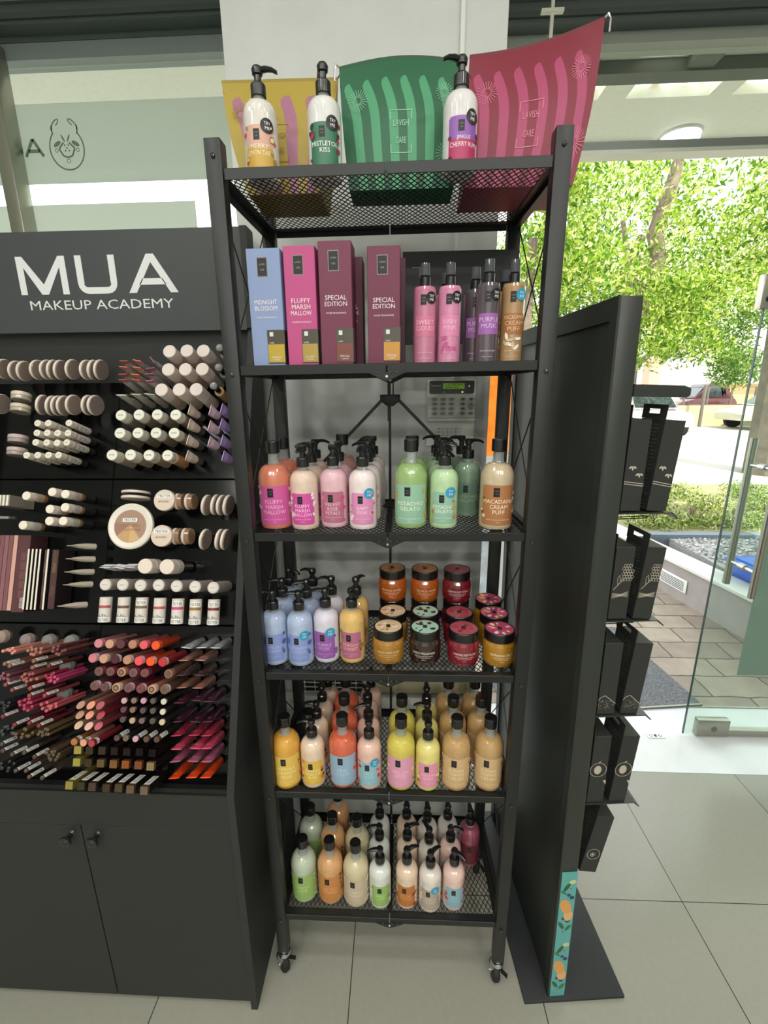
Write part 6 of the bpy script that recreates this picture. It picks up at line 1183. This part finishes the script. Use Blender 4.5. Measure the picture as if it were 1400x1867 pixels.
    if kind in ('slant', 'slant_t'):
        r = .0088; b = MB(); n = 14; lo = [(r * math.cos(2 * PI * k / n), r * math.sin(2 * PI * k / n), -.12) for k in range(n)]; hi = [(x, y, 0 - y * 1.0 * .8 - x * .3) for x, y, z in lo]
        if kind == 'slant_t': hi = [(x, y, 0) for x, y, z in hi]
        b.add(lo + hi, [(k, (k + 1) % n, n + (k + 1) % n, n + k) for k in range(n)], mat(shade(col, .75), .4)); b.add(hi, [tuple(range(n))], mat(col, .3, coat=.5))
        if kind == 'slant_t': band(b, r, -.02, .01, 'TE')
        return mk('lip_pencil', [('barrel', b)]), 'slant lip pencil' if kind == 'slant' else 'tester lip pencil'
    if kind in ('liner', 'liner_t'):
        r = .0078; b = MB(); cyl(b, r, -.006, 0, mat(col, .25, .3, coat=.6), 14, .0006); c = MB(); cyl(c, r * .98, -.12, -.0062, mat('26211f', .3, coat=.5), 14)
        if kind == 'liner_t' and i != 1: strip(c, r, -.045, -.010)
        return mk('shadow_stick', [('end_cap', b), ('barrel', c)]), 'eye shadow stick'
    if kind in ('lipstick', 'lipstick_t'):
        r = .0098; b = MB().box((-r, -r, -.010), (r, r, 0), mat(col, .22, .6)); c = MB().box((-r, -r, -.10), (r, r, -.0102), mat('241c1a' if col not in ('b8b058', 'b0a050') else '8c803c', .3, .3))
        if kind == 'lipstick_t': c.box((-r * .8, r + .0002, -.06), (r * .8, r + .0006, -.012), TW); c.text('TESTER', -.036, 0, .04, r * .9, TI_, lambda u, v: (v, r + .0009, u))
        return mk('lipstick', [('end_face', b), ('case', c)]), 'square lipstick'
    if kind in ('pencil', 'pencil_t'):
        r = .0046 if kind == 'pencil' else .0054; b = MB(); b.lathe([(0, -.13), (r, -.13), (r, -.001), (r * .7, 0), (0, .0004)], m, 8)
        if kind == 'pencil_t': strip(b, r * 1.08, -.045, -.004)
        return mk('cosmetic_pencil', [('barrel', b)]), 'pencil'
    if kind == 'sponge': b = MB(); b.lathe([(0, -.03), (.012, -.025), (.019, -.008), (.017, .006), (.008, .014), (0, .016)], mat(col, .9), 18); return mk('makeup_sponge', [('sponge', b)]), 'make-up sponge'
    if kind == 'gloss': b = flat_tube(.10, .0135, .0135, 0, mat(shade(col, .8), .2, coat=1), mat(col, .2, coat=1)); (b.text('MUA', 0, -.012, .010, .003, mat('e8d8c8'), lambda x, y: (x, .0065, y))); return mk('gloss_tube', [('tube', b)]), 'lip gloss tube'
    if kind == 'gloss_slim': b = flat_tube(.09, .0135, .010, 0, mat('a8a09a', .25, coat=.8), mat(col, .35)); c = MB(); c.box((-.012, -.001, 0), (.012, .001, .010), mat(col, .35)); return mk('gloss_tube', [('tube', b), ('crimp', c)]), 'slim gloss tube'
    if kind == 'gloss_tester': b = flat_tube(.09, .0150, .010, 0, mat('b4b0a4', .25, coat=.8), mat(col, .35)); c = MB(); c.add([(-.017, .003, 0), (.017, .003, 0), (.015, .0085, -.026), (-.015, .0085, -.026)], [(0, 1, 2, 3)], TW); c.text('TESTER', 0, -.012, .026, .008, TI_, lambda x, y: (x, .0042 - y * .2, y)); return mk('gloss_tube', [('tube', b), ('tester_sticker', c)]), 'tester gloss tube'
    if kind in ('cream_tube', 'purple_tube'):
        b = flat_tube(.085, .015, .0125, 0, mat(shade(col, .5) if kind == 'cream_tube' else shade(col, .85), .3, coat=.5), mat(shade(col, 1.12), .4), 1)
        r_ = mk('cream_tube', [('tube', b)]); [setattr(c, 'rotation_euler', (0, 0, 1.35)) for c in r_.children]; return r_, 'cream tube'
    if kind == 'pale_tube': b = flat_tube(.07, .0135, .009, 0, mat(shade(col, .95), .4), mat(col, .4)); r_ = mk('concealer_tube', [('tube', b)]); [setattr(c, 'rotation_euler', (0, -.5, 0.0)) for c in r_.children]; return r_, 'pale squeeze tube'
    if kind == 'primer_tube': b = flat_tube(.075, .016, .010, 0, mat(col, .4), mat('ece8ec', .4)); c = MB(); c.add([(-.016, .003, -.002), (.016, .003, -.002), (.015, .0092, -.022), (-.015, .0092, -.022)], [(0, 1, 2, 3)], TW); c.text('TESTER', 0, -.012, .026, .008, TI_, lambda x, y: (x, .0056 - (y + .012) * .28, y)); return mk('primer_tube', [('tube', b), ('tester_sticker', c)]), 'primer tube'
CN = {'pink': 0}
def cname(h):
    r, g, b_ = [int(h[i:i + 2], 16) for i in (0, 2, 4)]; mx, mn = max(r, g, b_), min(r, g, b_); l = (mx + mn) / 2; s_ = (mx - mn) / max(1, mx)
    if s_ < .14: return 'white' if l > 205 else 'pale grey' if l > 150 else 'grey' if l > 85 else 'black'
    hu = 0 if mx == mn else (60 * ((g - b_) / (mx - mn)) % 360 if mx == r else 60 * (b_ - r) / (mx - mn) + 120 if mx == g else 60 * (r - g) / (mx - mn) + 240)
    if s_ < .26 and l > 120 and 10 < hu < 70: return 'beige'
    if hu < 14 or hu > 345: base = 'brown' if s_ < .45 and l < 130 else 'rose' if s_ < .5 else 'red'
    elif hu < 30: base = 'orange' if s_ > .75 else 'brown' if l < 140 else 'peach'
    elif hu < 48: base = 'brown' if l < 120 else 'tan'
    elif hu < 70: base = 'olive' if l < 110 else 'gold'
    elif hu < 170: base = 'green'
    elif hu < 255: base = 'blue'
    elif hu < 310: base = 'purple'
    else: base = 'pink' if l > 110 else 'plum'
    return ('dark ' if l < 75 else 'pale ' if l > 185 else '') + base
PC = {}
for kind, rown, off, its in MAKEUP:
    column = rown.startswith('column') or rown in ('left powder jars', 'lower powder jars', 'pair of flat lying compacts', 'tester pots')
    order = sorted(range(len(its)), key=lambda i: (-its[i][1] if column else its[i][0]))
    for i, (x, s, col) in enumerate(its):
        key = (kind, col, i if kind in ('concealer', 'balm_upright', 'foundation', 'liner_t') else 0)
        if key not in PC: PC[key] = proto(kind, col, i)
        root, noun = PC[key]
        t = root.copy(); COL.objects.link(t)
        for ch in root.children: c = ch.copy(); COL.objects.link(c); c.parent = t
        M = pmat(x, s, off)
        if kind in ('compact',): M = M @ Matrix.Rotation(random.Random(i * 7 + len(its)).uniform(-.12, .12), 4, 'Y') @ Matrix.Rotation(-.15, 4, 'Z')
        if kind in ('gloss', 'primer_tube', 'gloss_tester'): M = M @ Matrix.Rotation(random.Random(int(x * 1e4)).uniform(-.12, .12), 4, 'Z')
        if kind == 'gloss_slim': M = M @ Matrix.Rotation([.0, -.2, -.9, .0][i % 3] if 'first' in rown else random.Random(int(x * 1e4)).uniform(-.2, .2), 4, 'Z')
        if kind == 'pencil': 
            rr = random.Random(int(abs(x) * 1e4) + int(s * 1e4)); M = M @ Matrix.Translation((0, 0, rr.uniform(-.006, .004)))
        t.matrix_world = M; n = len(its); k = order.index(i)
        if kind == 'pencil': ks = sorted(range(n), key=lambda q: -its[q][1]).index(i); lb = '%s pencil, %s from top in the %s' % (cname(col), ORD[ks], rown)
        elif n == 1: lb = noun + ', ' + cname(col) + ', ' + ('in the ' + rown if rown != 'bronzer' else 'with TESTER sticker in the right half of the panel')
        else: lb = '%s %s, %s from %s in %s' % (cname(col), noun, ORD[k], 'top' if column else 'left', rown)
        tag(t, lb, noun.split()[-1] if noun.split()[-1] not in ('tube', 'end') else 'cosmetic tube', rown)
for r, _ in PC.values():
    for c in list(r.children): bpy.data.objects.remove(c)
    bpy.data.objects.remove(r)
# palettes and boxes in the left lower module
MR = '744c50'
def slab(name, label, x, s0, s1, th, dep, mf, me, grp, rotz=0, art=None, off=.0):
    t = thing(name, label, 'palette', (0, 0, 0), grp); t.matrix_world = pmat(x, s0, off) @ Matrix.Rotation(rotz, 4, 'Z')
    MB().box((-th / 2, 0, -.066), (th / 2, s1 - s0, 0), mf).build('case', parent=t, bevel=.0006, seg=1)
    b = MB().box((-th / 2 + .0004, .0005, .0003), (th / 2 - .0004, s1 - s0 - .0005, .0012), me); b.build('front_edge', parent=t)
    if art: art(t)
    return t
for k in range(6):
    slab('eyeshadow_palette', 'maroon cardboard palette, %s from the left in the left block' % ORD[k], -1.158 + k * .0135, .478, .695, .0125, 0, mat('5a363a', .5), mat(['8a5c60', '8a5c60', '7c5054', '8a5c60', '7c5054', 'd0a090'][k], .5), 'maroon palettes')
t = slab('eyeshadow_palette', 'wide maroon palette with pan windows and barcode, behind the white edged palettes', -1.0645, .474, .695, .0365, 0, mat('4e2f33', .5), mat('5a3338', .45), 'maroon palettes')
b = MB(); F = lambda x, y: (x, y, .0016)
for r in range(5): b.flat([(-.004, .04 + r * .027), (.012, .04 + r * .027), (.012, .062 + r * .027), (-.004, .062 + r * .027)], mat('6c4648', .4), F)
b.flat([(.004, .012), (.014, .012), (.014, .044), (.004, .044)], mat('b8a8a4'), F); [b.flat([(.006, .015 + k * .004), (.012, .015 + k * .004), (.012, .0165 + k * .004), (.006, .0165 + k * .004)], TI_, lambda x, y: (x, y, .002)) for k in range(6)]
b.build('printed_panel', parent=t, smooth=0)
for k in range(5):
    x = -1.0415 + k * .0115 + (.012 if k == 4 else 0)
    slab('white_edged_palette', 'slim dark palette with cream front edge, %s from the left' % ORD[k], x, .482, .655, .0056, 0, mat('241f26', .3), mat('e8e2d0', .4), 'cream edged palettes', 0, None, .008)
for k, x in ((0, -1.0), (1, -.9695)):
    t = slab('shade_palette', 'narrow palette with brown shade pans %s the last cream edged palette' % ('left of' if k == 0 else 'right of'), [-.9915, -.9655][k], .484, .653, .0125 if k == 0 else .019, 0, mat('2a2022', .3), mat('4a3430', .4), 'brown pan palettes', 0, None, .002)
    b = MB()
    for r in range(5): b.flat([(-.005, .004 + r * .033), (.005, .004 + r * .033), (.005, .034 + r * .033), (-.005, .034 + r * .033)], mat(['4c2c2c', '5c4034', '4a3430', '6c5044', '584038'][r], .4), lambda x, y: (x, y, .0016))
    b.build('pans', parent=t, smooth=0)
t = thing('striped_box', 'small cream striped box end left of the thick contour sticks', 'box', (0, 0, 0)); t.matrix_world = pmat(-1.128, .795, .02)
MB().box((-.022, -.016, -.09), (.022, .016, 0), mat('8c857a', .5)).build('carton', parent=t)
b = MB(); [b.box((-.020 + k * .011, -.0155, .0003), (-.0145 + k * .011, .0155, .001), mat('e8e4d4', .5)) for k in range(4)]; b.build('stripes', parent=t)
t = thing('makeup_brush', 'slim pale brush handle lying under the striped box', 'brush', (0, 0, 0)); t.matrix_world = pmat(-1.18, .745, .02)
MB().tube([(0, 0, 0), (.08, -.001, 0)], [.005, .004], mat('a8a49c', .3, .4), 10).build('handle', parent=t); MB().tube([(.0805, -.001, 0), (.10, -.002, 0)], [.003, .005], mat('3c3430', .8), 8).build('bristles', parent=t)
